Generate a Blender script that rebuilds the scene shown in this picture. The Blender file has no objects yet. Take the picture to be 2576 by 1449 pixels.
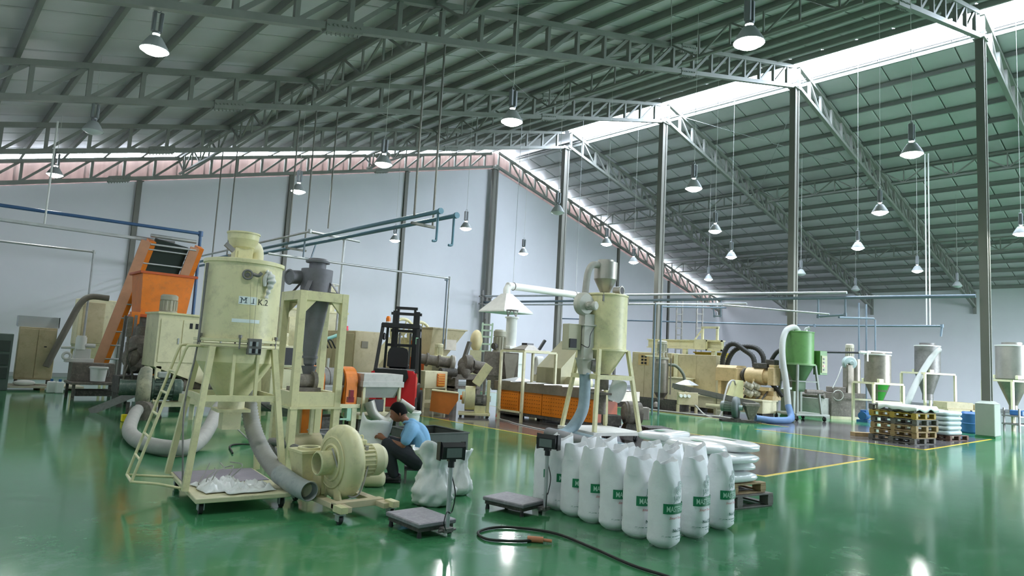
import bpy, math, random
from math import sin, cos, pi, radians, sqrt, atan2
from mathutils import Vector, Matrix, noise
random.seed(7)
S = bpy.context.scene
COL = S.collection

# ---------------------------------------------------------------- camera, world, exposure
cam = bpy.data.cameras.new('camera')
cam.sensor_width = 36.0
cam.lens = 1677.0 / 2576 * 36.0
cam.clip_end = 300
camo = bpy.data.objects.new('camera', cam)
COL.objects.link(camo)
yaw, pit, rol = radians(42.16), radians(5.98), radians(3.146)
fw = Vector((sin(yaw) * cos(pit), cos(yaw) * cos(pit), sin(pit)))
r0 = Vector((cos(yaw), -sin(yaw), 0))
u0 = r0.cross(fw)
rr = cos(rol) * r0 + sin(rol) * u0
uu = -sin(rol) * r0 + cos(rol) * u0
camo.matrix_world = Matrix(((rr.x, uu.x, -fw.x, 0), (rr.y, uu.y, -fw.y, 0), (rr.z, uu.z, -fw.z, 1.55), (0, 0, 0, 1)))
S.camera = camo

WORLD_STRENGTH = 44.0
LAMP_STRENGTH = 185.0
EXPOSURE = 0.1
w = bpy.data.worlds.new('overcast_sky')
S.world = w
w.use_nodes = True
bg = w.node_tree.nodes['Background']
bg.inputs['Color'].default_value = (0.80, 0.88, 1.0, 1)
bg.inputs['Strength'].default_value = WORLD_STRENGTH
S.view_settings.view_transform = 'Standard'
S.view_settings.look = 'None'
S.view_settings.gamma = 1
S.view_settings.use_curve_mapping = False
S.view_settings.exposure = EXPOSURE
S.cycles.max_bounces = 8
S.cycles.diffuse_bounces = 5
S.cycles.glossy_bounces = 3
S.cycles.transparent_max_bounces = 8
S.cycles.sample_clamp_indirect = 6.0
S.cycles.caustics_reflective = False
S.cycles.caustics_refractive = False

# the ridge slot and an added, unseen loading door let the sky in: portals only aim the sky's own light
def portal(name, loc, rot, sx, sy):
    l = bpy.data.lights.new(name, 'AREA')
    l.shape = 'RECTANGLE'
    l.size, l.size_y = sx, sy
    l.cycles.is_portal = True
    o = bpy.data.objects.new(name, l)
    o.location = loc
    o.rotation_euler = rot
    COL.objects.link(o)
portal('sky_portal', (24.35, 5.4, 13.35), (0, radians(10), 0), 2.3, 35.6)
portal('door_portal', (35.0, -12.75, 2.5), (radians(90), 0, 0), 14.0, 5.0)

# ---------------------------------------------------------------- helpers
def srgb(h):
    h = h.lstrip('#')
    c = [int(h[i:i + 2], 16) / 255 for i in (0, 2, 4)]
    return tuple(x / 12.92 if x <= .04045 else ((x + .055) / 1.055) ** 2.4 for x in c)

MATS = {}
def mat(name, hexc, rough=.5, metal=0., var=.12, scale=3., bump=0., hex2=None, spec=.5, dirt=None, dirt_amt=.5):
    if name in MATS: return MATS[name]
    m = bpy.data.materials.new(name)
    m.use_nodes = True
    nt = m.node_tree
    p = nt.nodes['Principled BSDF']
    p.inputs['Roughness'].default_value = rough
    p.inputs['Metallic'].default_value = metal
    p.inputs['Specular IOR Level'].default_value = spec
    c = srgb(hexc)
    tc = nt.nodes.new('ShaderNodeTexCoord')
    nz = nt.nodes.new('ShaderNodeTexNoise')
    nz.inputs['Scale'].default_value = scale
    nz.inputs['Detail'].default_value = 5
    nz.inputs['Roughness'].default_value = .65
    nt.links.new(tc.outputs['Object'], nz.inputs['Vector'])
    rp = nt.nodes.new('ShaderNodeValToRGB')
    a = tuple(x * (1 - var) for x in c)
    b = srgb(hex2) if hex2 else tuple(min(1, x * (1 + var)) for x in c)
    rp.color_ramp.elements[0].position = .3
    rp.color_ramp.elements[1].position = .7
    rp.color_ramp.elements[0].color = (*a, 1)
    rp.color_ramp.elements[1].color = (*b, 1)
    nt.links.new(nz.outputs['Fac'], rp.inputs['Fac'])
    last = rp.outputs['Color']
    if dirt:
        n2 = nt.nodes.new('ShaderNodeTexNoise')
        n2.inputs['Scale'].default_value = scale * 2.7
        n2.inputs['Detail'].default_value = 8
        n2.inputs['Roughness'].default_value = .75
        nt.links.new(tc.outputs['Object'], n2.inputs['Vector'])
        r2 = nt.nodes.new('ShaderNodeValToRGB')
        r2.color_ramp.elements[0].position = .5
        r2.color_ramp.elements[1].position = .68
        r2.color_ramp.elements[1].color = (dirt_amt,) * 3 + (1,)
        r2.color_ramp.elements[0].color = (0, 0, 0, 1)
        nt.links.new(n2.outputs['Fac'], r2.inputs['Fac'])
        mx = nt.nodes.new('ShaderNodeMixRGB')
        mx.inputs['Color2'].default_value = (*srgb(dirt), 1)
        nt.links.new(r2.outputs['Color'], mx.inputs['Fac'])
        nt.links.new(last, mx.inputs['Color1'])
        last = mx.outputs['Color']
    nt.links.new(last, p.inputs['Base Color'])
    if bump:
        bp = nt.nodes.new('ShaderNodeBump')
        bp.inputs['Strength'].default_value = bump
        bp.inputs['Distance'].default_value = .02
        nt.links.new(nz.outputs['Fac'], bp.inputs['Height'])
        nt.links.new(bp.outputs['Normal'], p.inputs['Normal'])
    MATS[name] = m
    return m

def emit(name, rgb, strength):
    m = bpy.data.materials.new(name)
    m.use_nodes = True
    p = m.node_tree.nodes['Principled BSDF']
    p.inputs['Base Color'].default_value = (.9, .9, .9, 1)
    p.inputs['Emission Color'].default_value = (*rgb, 1)
    p.inputs['Emission Strength'].default_value = strength
    MATS[name] = m
    return m

def V(*a): return Vector(a)

def frame(d):
    d = d.normalized()
    a = V(0, 0, 1) if abs(d.z) < .95 else V(1, 0, 0)
    x = d.cross(a).normalized()
    y = x.cross(d).normalized()
    return x, y, d

def smooth_path(pts, n=6):
    P = [Vector(p) for p in pts]
    if len(P) < 3: return P
    out = []
    for i in range(len(P) - 1):
        p0 = P[i - 1] if i else P[0] * 2 - P[1]
        p1, p2 = P[i], P[i + 1]
        p3 = P[i + 2] if i + 2 < len(P) else P[-1] * 2 - P[-2]
        for k in range(n):
            t = k / n
            out.append(.5 * ((2 * p1) + (-p0 + p2) * t + (2 * p0 - 5 * p1 + 4 * p2 - p3) * t * t + (-p0 + 3 * p1 - 3 * p2 + p3) * t ** 3))
    out.append(P[-1])
    return out

class MB:
    """collects shapes, then links them as one mesh object"""
    def __init__(s):
        s.v, s.f, s.sm = [], [], []
    def add(s, vs, fs, smooth=False):
        o = len(s.v)
        s.v += [tuple(v) for v in vs]
        s.f += [tuple(i + o for i in f) for f in fs]
        s.sm += [smooth] * len(fs)
        return s
    def box(s, x0, y0, z0, x1, y1, z1, b=0.):
        if b <= 0:
            vs = [(x, y, z) for z in (z0, z1) for y in (y0, y1) for x in (x0, x1)]
            return s.add(vs, [(0, 2, 3, 1), (4, 5, 7, 6), (0, 1, 5, 4), (2, 6, 7, 3), (0, 4, 6, 2), (1, 3, 7, 5)])
        b = min(b, (x1 - x0) * .45, (y1 - y0) * .45, (z1 - z0) * .45)
        vs = []
        ring = lambda x0, y0, x1, y1, z, c: [(x0 + c, y0, z), (x1 - c, y0, z), (x1, y0 + c, z), (x1, y1 - c, z), (x1 - c, y1, z), (x0 + c, y1, z), (x0, y1 - c, z), (x0, y0 + c, z)]
        vs += ring(x0 + b, y0 + b, x1 - b, y1 - b, z0, b * .3)
        vs += ring(x0, y0, x1, y1, z0 + b, b)
        vs += ring(x0, y0, x1, y1, z1 - b, b)
        vs += ring(x0 + b, y0 + b, x1 - b, y1 - b, z1, b * .3)
        fs = [tuple(range(7, -1, -1)), tuple(range(24, 32))]
        for k in range(3):
            for i in range(8):
                j = (i + 1) % 8
                fs.append((k * 8 + i, k * 8 + j, k * 8 + 8 + j, k * 8 + 8 + i))
        return s.add(vs, fs)
    def cbox(s, c, d, b=0.):
        return s.box(c[0] - d[0] / 2, c[1] - d[1] / 2, c[2] - d[2] / 2, c[0] + d[0] / 2, c[1] + d[1] / 2, c[2] + d[2] / 2, b)
    def bar(s, p, q, w, h=None, up=None):
        p, q = Vector(p), Vector(q)
        h = h or w
        x, y, d = frame(q - p)
        if up is not None:
            x = d.cross(Vector(up)).normalized(); y = x.cross(d)
        vs = [e + x * (i * w / 2) + y * (j * h / 2) for e in (p, q) for i, j in ((-1, -1), (1, -1), (1, 1), (-1, 1))]
        return s.add(vs, [(0, 3, 2, 1), (4, 5, 6, 7), (0, 1, 5, 4), (1, 2, 6, 5), (2, 3, 7, 6), (3, 0, 4, 7)])
    def cyl(s, p, q, r, r2=None, n=16, caps=True):
        p, q = Vector(p), Vector(q)
        r2 = r if r2 is None else r2
        x, y, d = frame(q - p)
        A = [p + (x * cos(2 * pi * i / n) + y * sin(2 * pi * i / n)) * r for i in range(n)]
        B = [q + (x * cos(2 * pi * i / n) + y * sin(2 * pi * i / n)) * r2 for i in range(n)]
        s.add(A + B, [(i, (i + 1) % n, n + (i + 1) % n, n + i) for i in range(n)], True)
        if caps:
            s.add(A, [tuple(range(n - 1, -1, -1))]); s.add(B, [tuple(range(n))])
        return s
    def lathe(s, prof, c=(0, 0, 0), n=24, axis=None, caps=True, sharp=True):
        c = Vector(c)
        x, y, d = frame(Vector(axis)) if axis else (V(1, 0, 0), V(0, 1, 0), V(0, 0, 1))
        rings = [[c + (x * cos(2 * pi * i / n) + y * sin(2 * pi * i / n)) * r + d * z for i in range(n)] for r, z in prof]
        if sharp:
            for a, b in zip(rings, rings[1:]):
                s.add(a + b, [(i, (i + 1) % n, n + (i + 1) % n, n + i) for i in range(n)], True)
        else:
            vs = [v for r in rings for v in r]
            s.add(vs, [(k * n + i, k * n + (i + 1) % n, k * n + n + (i + 1) % n, k * n + n + i) for k in range(len(rings) - 1) for i in range(n)], True)
        if caps:
            if prof[0][0] > 1e-4: s.add(rings[0], [tuple(range(n - 1, -1, -1))])
            if prof[-1][0] > 1e-4: s.add(rings[-1], [tuple(range(n))])
        return s
    def tube(s, pts, r, n=8, sm=6, caps=True, corr=0.):
        P = smooth_path(pts, sm) if sm else [Vector(p) for p in pts]
        if corr:   # resample for ribbed hose
            Q = [P[0]]; step = corr; acc = 0
            for a, b in zip(P, P[1:]):
                L = (b - a).length; t = step - acc
                while t <= L:
                    Q.append(a.lerp(b, t / L)); t += step
                acc = (acc + L) % step
            P = Q
        px = None; rings = []
        for i, p in enumerate(P):
            d = (P[min(i + 1, len(P) - 1)] - P[max(i - 1, 0)]).normalized()
            if px is None: px, _, _ = frame(d)
            px = (px - d * px.dot(d)).normalized()
            y = d.cross(px)
            rad = r(i / (len(P) - 1)) if callable(r) else r
            if corr: rad *= 1.0 if i % 2 else .86
            rings.append([p + (px * cos(2 * pi * k / n) + y * sin(2 * pi * k / n)) * rad for k in range(n)])
        vs = [v for R in rings for v in R]
        s.add(vs, [(k * n + i, k * n + (i + 1) % n, k * n + n + (i + 1) % n, k * n + n + i) for k in range(len(rings) - 1) for i in range(n)], True)
        if caps:
            s.add(rings[0], [tuple(range(n - 1, -1, -1))]); s.add(rings[-1], [tuple(range(n))])
        return s
    def prism(s, poly, a, b, plane='xz'):
        """extrude a 2d outline; plane 'xz' along y, 'xy' along z, 'yz' along x"""
        mk = {'xz': lambda p, t: (p[0], t, p[1]), 'xy': lambda p, t: (p[0], p[1], t), 'yz': lambda p, t: (t, p[0], p[1])}[plane]
        n = len(poly)
        vs = [mk(p, a) for p in poly] + [mk(p, b) for p in poly]
        fs = [tuple(range(n - 1, -1, -1)), tuple(range(n, 2 * n))] + [(i, (i + 1) % n, n + (i + 1) % n, n + i) for i in range(n)]
        return s.add(vs, fs)
    def frustum(s, c0, d0, c1, d1):
        """rectangular hopper: centres and (dx, dy) of the lower and upper rectangle"""
        vs = [(c[0] + i * d[0] / 2, c[1] + j * d[1] / 2, c[2]) for c, d in ((c0, d0), (c1, d1)) for i, j in ((-1, -1), (1, -1), (1, 1), (-1, 1))]
        return s.add(vs, [(0, 3, 2, 1), (4, 5, 6, 7), (0, 1, 5, 4), (1, 2, 6, 5), (2, 3, 7, 6), (3, 0, 4, 7)])
    def torus(s, c, R, r, axis=(0, 0, 1), n=24, m=8, a0=0., a1=2 * pi):
        x, y, d = frame(Vector(axis)); c = Vector(c)
        full = abs(a1 - a0 - 2 * pi) < 1e-6
        k = n if full else n + 1
        vs = []
        for i in range(k):
            a = a0 + (a1 - a0) * i / n
            e = x * cos(a) + y * sin(a)
            for j in range(m):
                t = 2 * pi * j / m
                vs.append(c + e * (R + r * cos(t)) + d * (r * sin(t)))
        fs = [(i * m + j, ((i + 1) % k) * m + j, ((i + 1) % k) * m + (j + 1) % m, i * m + (j + 1) % m) for i in range(n) for j in range(m)]
        return s.add(vs, fs, True)
    def xf(s, M):
        s.v = [tuple(M @ Vector(v)) for v in s.v]; return s
    def mesh(s, name, m):
        me = bpy.data.meshes.new(name)
        me.from_pydata(s.v, [], s.f)
        me.polygons.foreach_set('use_smooth', s.sm)
        if m: me.materials.append(m)
        me.update()
        return me
    def build(s, name, m, parent=None, label=None, kind=None, loc=None):
        return obj(name, s.mesh(name, m), parent, label, kind, loc)

def obj(name, me, parent=None, label=None, kind=None, loc=None, rot=None):
    o = bpy.data.objects.new(name, me)
    COL.objects.link(o)
    if parent: o.parent = parent
    if label: o['label'] = label
    if kind: o['kind'] = kind
    if loc is not None: o.location = loc
    if rot is not None: o.rotation_euler = rot
    return o

def thing(name, label, cat, loc=(0, 0, 0), rz=0., group=None, kind=None):
    o = bpy.data.objects.new(name, None)
    o.empty_display_size = .1
    COL.objects.link(o)
    o.location = loc
    o.rotation_euler = (0, 0, rz)
    o['label'] = label
    if cat: o['category'] = cat
    if group: o['group'] = group
    if kind: o['kind'] = kind
    return o

def single(name, mb, m, label, cat, group=None, loc=None, rz=0.):
    o = mb.build(name, m)
    o['label'] = label; o['category'] = cat
    if group: o['group'] = group
    if loc is not None: o.location = loc
    o.rotation_euler = (0, 0, rz)
    return o

def copy_tree(o, parent=None):
    c = o.copy()
    COL.objects.link(c)
    if parent: c.parent = parent
    for ch in o.children: copy_tree(ch, c)
    return c

def text_mesh(body, size, font_shear=0., bold=0.):
    cu = bpy.data.curves.new('lettering', 'FONT')
    cu.body = body; cu.size = size; cu.shear = font_shear; cu.offset = bold
    cu.resolution_u = 2
    o = bpy.data.objects.new('lettering', cu)
    COL.objects.link(o)
    dg = bpy.context.evaluated_depsgraph_get()
    me = bpy.data.meshes.new_from_object(o.evaluated_get(dg))
    vs = [tuple(v.co) for v in me.vertices]; fs = [tuple(p.vertices) for p in me.polygons]
    bpy.data.objects.remove(o); bpy.data.curves.remove(cu); bpy.data.meshes.remove(me)
    return vs, fs

# ---------------------------------------------------------------- materials
cream = mat('cream_paint', '#d9d3a6', .42, var=.07, scale=2.5, dirt='#8f8a6c', dirt_amt=.35)
cream2 = mat('pale_cream_paint', '#d8d2ae', .5, var=.08, scale=2, dirt='#9b9478', dirt_amt=.4)
tan = mat('tan_paint', '#b8ac8a', .55, var=.1, scale=2, dirt='#8a7a58', dirt_amt=.4)
ochre = mat('ochre_machine_paint', '#cbb285', .5, var=.1, scale=3, dirt='#7a6a4c', dirt_amt=.4)
orange = mat('orange_paint', '#e07a1e', .45, var=.1, scale=3, dirt='#a3693a', dirt_amt=.4)
orange_dark = mat('deep_orange_paint', '#b8511c', .5, var=.12, scale=3)
greymet = mat('dull_grey_metal', '#7d7b78', .5, .4, var=.18, scale=4, dirt='#54514c', dirt_amt=.5)
dusty = mat('dusty_grey_metal', '#726b63', .7, .1, var=.25, scale=6, dirt='#a39b90', dirt_amt=.6)
darkdusty = mat('dark_dusty_metal', '#4a4743', .7, .1, var=.25, scale=6, dirt='#8b857b', dirt_amt=.5)
steel = mat('brushed_steel', '#aaa79f', .38, .8, var=.14, scale=2.2)
stain = mat('stained_steel', '#8c867a', .45, .65, var=.2, scale=2.5, dirt='#6b665c', dirt_amt=.5)
galv = mat('galvanised_steel', '#b4b7b8', .45, .6, var=.12, scale=4)
trusspaint = mat('grey_green_steel_paint', '#858781', .55, var=.1, scale=1.5)
colpaint = mat('column_grey_paint', '#73726b', .55, var=.06, scale=1.2)
hosegrey = mat('grey_hose', '#9d9c96', .7, var=.12, scale=6)
hosedark = mat('black_rubber', '#22231f', .6, var=.15, scale=8)
blackp = mat('black_plastic', '#15161a', .4, var=.15, scale=8)
blackpaint = mat('black_paint', '#1b1c1e', .4, var=.2, scale=3)
redp = mat('red_paint', '#d2242c', .3, var=.06, scale=2)
bluepipe = mat('blue_pipe_paint', '#4a7f98', .4, var=.1, scale=3)
bluep = mat('blue_paint', '#2d5f93', .45, var=.15, scale=3)
greenp = mat('leaf_green_paint', '#5f8f4f', .45, var=.08, scale=2, dirt='#4d6b43', dirt_amt=.4)
darkgreen = mat('dark_green_casing', '#45584f', .45, var=.2, scale=5, dirt='#8f958a', dirt_amt=.6)
white = mat('white_paint', '#e4e4e0', .5, var=.04, scale=2)
whitedust = mat('dusty_white_paint', '#d5d4cf', .6, var=.08, scale=3)
sackm = mat('woven_white_sack', '#ecedef', .55, var=.04, scale=9, bump=.25)
wetsack = mat('glossy_white_sack', '#e9ebec', .22, var=.05, scale=5, bump=.35)
printg = mat('green_print', '#0d7a4e', .5, var=.04)
printgrey = mat('grey_green_print', '#6f9488', .5, var=.04)
printdark = mat('dark_green_print', '#1e5a4c', .5, var=.04)
printred = mat('red_print', '#c4343f', .5, var=.04)
printw = mat('white_print', '#b6dcc8', .5, var=.03)
paper = mat('white_label', '#e4ecec', .6, var=.03)
ink = mat('dark_ink', '#3c4a55', .6, var=.03)
woodp = mat('pallet_wood', '#a38a63', .75, var=.2, scale=6, dirt='#7d6343', dirt_amt=.5)
woodd = mat('weathered_pallet_wood', '#6d6a64', .8, var=.2, scale=6, dirt='#4a4741', dirt_amt=.5)
woody = mat('yellow_painted_wood', '#a88d3c', .7, var=.15, scale=6)
rubber = mat('caster_rubber', '#2c2c2c', .6, var=.1)
yellowm = mat('yellow_plastic', '#e8d21c', .4, var=.05)
# ---------------------------------------------------------------- the hall
XL, XR, YF, YG, XC = -0.8, 48.2, -12.4, 28.55, 23.72
BAY = 5.85
ROWS = [5.15 + BAY * k for k in range(-2, 5)]       # columns and trusses along the ridge line
ROWS[-1] = 28.3
zl = lambda x: 5.95 + .2635 * x                      # lower chord, slope towards the camera's side wall
zr = lambda x: 12.26 - .254 * (x - 24)               # lower chord, far slope
DEP = .86
zlt = lambda x: zl(x) + DEP + .03
zrt = lambda x: zr(x) + DEP + .1

# floor: painted green screed, grey machine bays, yellow edge lines
def floor_mat(name, a, b, c):
    m = bpy.data.materials.new(name)
    m.use_nodes = True
    nt = m.node_tree; p = nt.nodes['Principled BSDF']
    p.inputs['Roughness'].default_value = .2
    tc = nt.nodes.new('ShaderNodeTexCoord')
    n1 = nt.nodes.new('ShaderNodeTexNoise'); n1.inputs['Scale'].default_value = .55; n1.inputs['Detail'].default_value = 6
    n2 = nt.nodes.new('ShaderNodeTexNoise'); n2.inputs['Scale'].default_value = 2.6; n2.inputs['Detail'].default_value = 9; n2.inputs['Roughness'].default_value = .7
    nt.links.new(tc.outputs['Object'], n1.inputs['Vector']); nt.links.new(tc.outputs['Object'], n2.inputs['Vector'])
    r1 = nt.nodes.new('ShaderNodeValToRGB'); r1.color_ramp.elements[0].position = .35; r1.color_ramp.elements[1].position = .68
    r1.color_ramp.elements[0].color = (*srgb(a), 1); r1.color_ramp.elements[1].color = (*srgb(b), 1)
    r2 = nt.nodes.new('ShaderNodeValToRGB'); r2.color_ramp.elements[0].position = .52; r2.color_ramp.elements[1].position = .78
    r2.color_ramp.elements[0].color = (0, 0, 0, 1); r2.color_ramp.elements[1].color = (.45, .45, .45, 1)
    nt.links.new(n1.outputs['Fac'], r1.inputs['Fac']); nt.links.new(n2.outputs['Fac'], r2.inputs['Fac'])
    mx = nt.nodes.new('ShaderNodeMixRGB'); mx.inputs['Color2'].default_value = (*srgb(c), 1)
    nt.links.new(r2.outputs['Color'], mx.inputs['Fac']); nt.links.new(r1.outputs['Color'], mx.inputs['Color1'])
    nt.links.new(mx.outputs['Color'], p.inputs['Base Color'])
    rr_ = nt.nodes.new('ShaderNodeMapRange'); rr_.inputs['To Min'].default_value = .05; rr_.inputs['To Max'].default_value = .15
    nt.links.new(n2.outputs['Fac'], rr_.inputs['Value']); nt.links.new(rr_.outputs['Result'], p.inputs['Roughness'])
    bp = nt.nodes.new('ShaderNodeBump'); bp.inputs['Strength'].default_value = .03; bp.inputs['Distance'].default_value = .02
    nt.links.new(n2.outputs['Fac'], bp.inputs['Height']); nt.links.new(bp.outputs['Normal'], p.inputs['Normal'])
    return m
fgreen = floor_mat('green_epoxy', '#3a754d', '#438759', '#8aac98')
fgrey = floor_mat('grey_epoxy', '#5e5c5d', '#6d6b6c', '#8b8987')
fyel = mat('yellow_line_paint', '#d0b42c', .35, var=.12, scale=4)
fl = MB().box(XL - .3, YF - .3, -.2, XR + .3, YG + .3, 0).build('floor', fgreen, kind='structure')
fl['label'] = 'glossy green painted factory floor'
for (x0, y0, x1, y1) in ((9.75, 4.95, 14.0, 28.2), (19.3, 4.98, 23.0, 28.2), (17.3, 4.98, 19.3, 9.0), (26.5, 12.6, 47, 28.2)):
    MB().box(x0, y0, 0, x1, y1, .002).build('machine_bay_paint', fgrey, fl)
for (x0, y0, x1, y1) in ((9.69, 4.88, 14.06, 4.95), (9.69, 4.95, 9.75, 28.2), (14.0, 4.95, 14.06, 28.2), (17.24, 4.91, 23.06, 4.98), (17.24, 4.98, 17.3, 9.0), (19.24, 9.0, 19.3, 28.2)):
    MB().box(x0, y0, 0, x1, y1, .003).build('yellow_line', fyel, fl)

wallm = mat('white_wall_paint', '#e6e6ec', .75, var=.025, scale=.6)
# gable wall with sloping top under the truss
gpoly = [(XL, 0), (XR, 0), (XR, zr(XR) - .02), (24, zr(24) - .02), (XL, zl(XL) - .02)]
gw = MB().prism(gpoly, YG, YG + .25, 'xz').build('wall_gable', mat('grey_white_gable_paint', '#d8d8de', .75, var=.03, scale=.5), kind='structure')
gw['label'] = 'tall pale gable wall behind the machines'
sw = MB().box(XR, YF, 0, XR + .25, YG + .25, zrt(XR) + .3).build('wall_side', wallm, kind='structure')
lw = MB().box(XL - .25, YF, 0, XL, YG + .25, zlt(XL) + .3).build('wall_camera_side', wallm, kind='structure')
fpoly = [(XL, 0), (28, 0), (28, 5.0), (42, 5.0), (42, 0), (XR, 0), (XR, zrt(XR) + .3), (24, zrt(24) + .3), (XL, zlt(XL) + .3)]  # door opening added out of view, brings daylight to the far side
yard = MB().box(-30, -60, -.3, 80, YF - .26, -.05).build('ground', mat('outdoor_concrete', '#8f8f8a', .8, var=.08, scale=.5), kind='structure')  # slab added outside the unseen door, bounces daylight in
yard['label'] = 'plain concrete yard outside the loading door'
MB().box(27.85, YF - .3, 0, 28, YF + .05, 5.15).box(42, YF - .3, 0, 42.15, YF + .05, 5.15).box(28, YF - .3, 5.0, 42, YF + .05, 5.15).box(34.92, YF - .3, 0, 35.08, YF + .05, 5.0).build('door_1', colpaint, kind='structure')  # frame of the added door opening, behind the camera
MB().prism(fpoly, YF - .25, YF, 'xz').build('wall_front', wallm, kind='structure')
bbm = mat('grey_skirting', '#9a9c9c', .6, var=.05)
MB().box(XL, YG - .02, 0, XR, YG, .14).build('baseboard_gable', bbm, kind='structure')
MB().box(XR - .02, YF, 0, XR, YG - .02, .14).build('baseboard_side', bbm, kind='structure')

# translucent sheeting above the gable wall
def translucent(name, hexc):
    m = bpy.data.materials.new(name); m.use_nodes = True
    nt = m.node_tree; nt.nodes.remove(nt.nodes['Principled BSDF'])
    out = nt.nodes['Material Output']
    tc = nt.nodes.new('ShaderNodeTexCoord')
    mp = nt.nodes.new('ShaderNodeMapping'); mp.inputs['Scale'].default_value = (3, 1, .5)
    nz = nt.nodes.new('ShaderNodeTexNoise'); nz.inputs['Scale'].default_value = 2; nz.inputs['Detail'].default_value = 5
    nt.links.new(tc.outputs['Object'], mp.inputs['Vector']); nt.links.new(mp.outputs['Vector'], nz.inputs['Vector'])
    rp = nt.nodes.new('ShaderNodeValToRGB'); c = srgb(hexc)
    rp.color_ramp.elements[0].color = (*[x * .7 for x in c], 1); rp.color_ramp.elements[1].color = (*[min(1, x * 1.2) for x in c], 1)
    nt.links.new(nz.outputs['Fac'], rp.inputs['Fac'])
    t = nt.nodes.new('ShaderNodeBsdfTranslucent'); d = nt.nodes.new('ShaderNodeBsdfDiffuse')
    nt.links.new(rp.outputs['Color'], t.inputs['Color']); nt.links.new(rp.outputs['Color'], d.inputs['Color'])
    mx = nt.nodes.new('ShaderNodeMixShader'); mx.inputs['Fac'].default_value = .82
    nt.links.new(t.outputs['BSDF'], mx.inputs[1]); nt.links.new(d.outputs['BSDF'], mx.inputs[2])
    nt.links.new(mx.outputs['Shader'], out.inputs['Surface'])
    return m
pinkish = translucent('pinkish_translucent_sheet', '#b7a5a0')
gt = thing('trim_1', 'pinkish translucent sheeting band along the top of the gable wall', None, (0, 0, 0), kind='structure')
x = XL; n_sh = 0
while x < XR - .1:
    n_sh += 1
    x2 = min(x + 1.03, XR)
    if x < 24 < x2: x2 = 24.0
    z = zl if x < 23.9 else zr
    t = zlt if x < 23.9 else zrt
    MB().prism([(x - .03, z(x - .03) - .06), (x2 + .03, z(x2 + .03) - .06), (x2 + .03, t(x2 + .03) + .02), (x - .03, t(x - .03) + .02)], YG + .08 + .012 * (n_sh % 2), YG + .09 + .012 * (n_sh % 2), 'xz').build('sheet', pinkish, gt)
    x = x2

# roof: foil sheets, purlins
foil = mat('silver_roof_foil', '#cdcacd', .45, .1, var=.06, scale=.8)
roofback = mat('roof_cladding', '#5e625f', .7, var=.05)
PU = .2
ceil = MB()
ceil.prism([(XL - .4, zlt(XL - .4) + PU + .06), (23.45, zlt(23.45) + PU + .06), (23.45, zlt(23.45) + PU + .14), (XL - .4, zlt(XL - .4) + PU + .14)], YF - .4, YG + .02, 'xz')
ceil.prism([(25.3, zrt(25.3) + PU + .06), (XR + .4, zrt(XR + .4) + PU + .06), (XR + .4, zrt(XR + .4) + PU + .14), (25.3, zrt(25.3) + PU + .14)], YF - .4, YG + .02, 'xz')
ceil = ceil.build('ceiling', roofback, kind='structure')
ceil['label'] = 'pitched roof lined with silver foil sheets'
NS = 35; SW_ = (YG - YF) / NS
def sheet_mesh(xa, xb, zf):
    m = MB()
    vs = []
    for yy, dz in ((.018, .014), (.05, 0), (SW_ - .05, 0), (SW_ - .018, .014)):
        vs += [(xa, yy, zf(xa) + PU + dz), (xb, yy, zf(xb) + PU + dz), (xb, yy, zf(xb) + PU + .03 + dz), (xa, yy, zf(xa) + PU + .03 + dz)]
    fs = []
    for k in range(3):
        o = k * 4
        fs += [(o, o + 4, o + 5, o + 1), (o + 2, o + 6, o + 7, o + 3), (o + 1, o + 5, o + 6, o + 2), (o + 3, o + 7, o + 4, o)]
    fs += [(0, 1, 2, 3), (15, 14, 13, 12)]
    return m.add(vs, fs).mesh('roof_sheet', foil)
ma, mb_ = sheet_mesh(XL - .3, 23.45, zlt), sheet_mesh(25.3, XR + .3, zrt)
for k in range(NS):
    obj('roof_sheet', ma, ceil, loc=(0, YF + k * SW_, 0))
    obj('roof_sheet', mb_, ceil, loc=(0, YF + k * SW_, 0))
def purlin_mesh(sgn):
    # C section with lips
    m = MB(); L = YG - YF; t = .012; wd = .075
    m.box(-t / 2, 0, 0, t / 2, L, PU - .003)
    m.box(0 if sgn > 0 else -wd, 0, 0, wd if sgn > 0 else 0, L, t)
    m.box(0 if sgn > 0 else -wd, 0, PU - .003 - t, wd if sgn > 0 else 0, L, PU - .003)
    return m.mesh('purlin', trusspaint)
pl, pr_ = purlin_mesh(1), purlin_mesh(-1)
purl = mat('purlin_light_grey', '#8f938f', .5, var=.06)
pr_.materials.clear(); pr_.materials.append(purl)
x = 23.36
while x > XL:
    obj('purlin', pl, ceil, loc=(x, YF, zlt(x) + .002)); x -= 1.236
x = 25.36
while x < XR:
    obj('purlin', pr_, ceil, loc=(x, YF, zrt(x) + .002)); x += 1.24

# ridge skylight: clear corrugated panes over the open slot, bright sky above
glass = bpy.data.materials.new('clear_roof_sheet'); glass.use_nodes = True
nt = glass.node_tree; nt.nodes.remove(nt.nodes['Principled BSDF'])
tr = nt.nodes.new('ShaderNodeBsdfTransparent'); tr.inputs['Color'].default_value = (.93, .95, .97, 1)
nzg = nt.nodes.new('ShaderNodeTexNoise'); nzg.inputs['Scale'].default_value = 1.5
rg = nt.nodes.new('ShaderNodeValToRGB'); rg.color_ramp.elements[0].color = (.88, .9, .93, 1); rg.color_ramp.elements[1].color = (.96, .97, .98, 1)
nt.links.new(nzg.outputs['Fac'], rg.inputs['Fac']); nt.links.new(rg.outputs['Color'], tr.inputs['Color'])
gl = nt.nodes.new('ShaderNodeBsdfGlossy'); gl.inputs['Roughness'].default_value = .2
mx = nt.nodes.new('ShaderNodeMixShader'); mx.inputs['Fac'].default_value = .04
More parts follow.
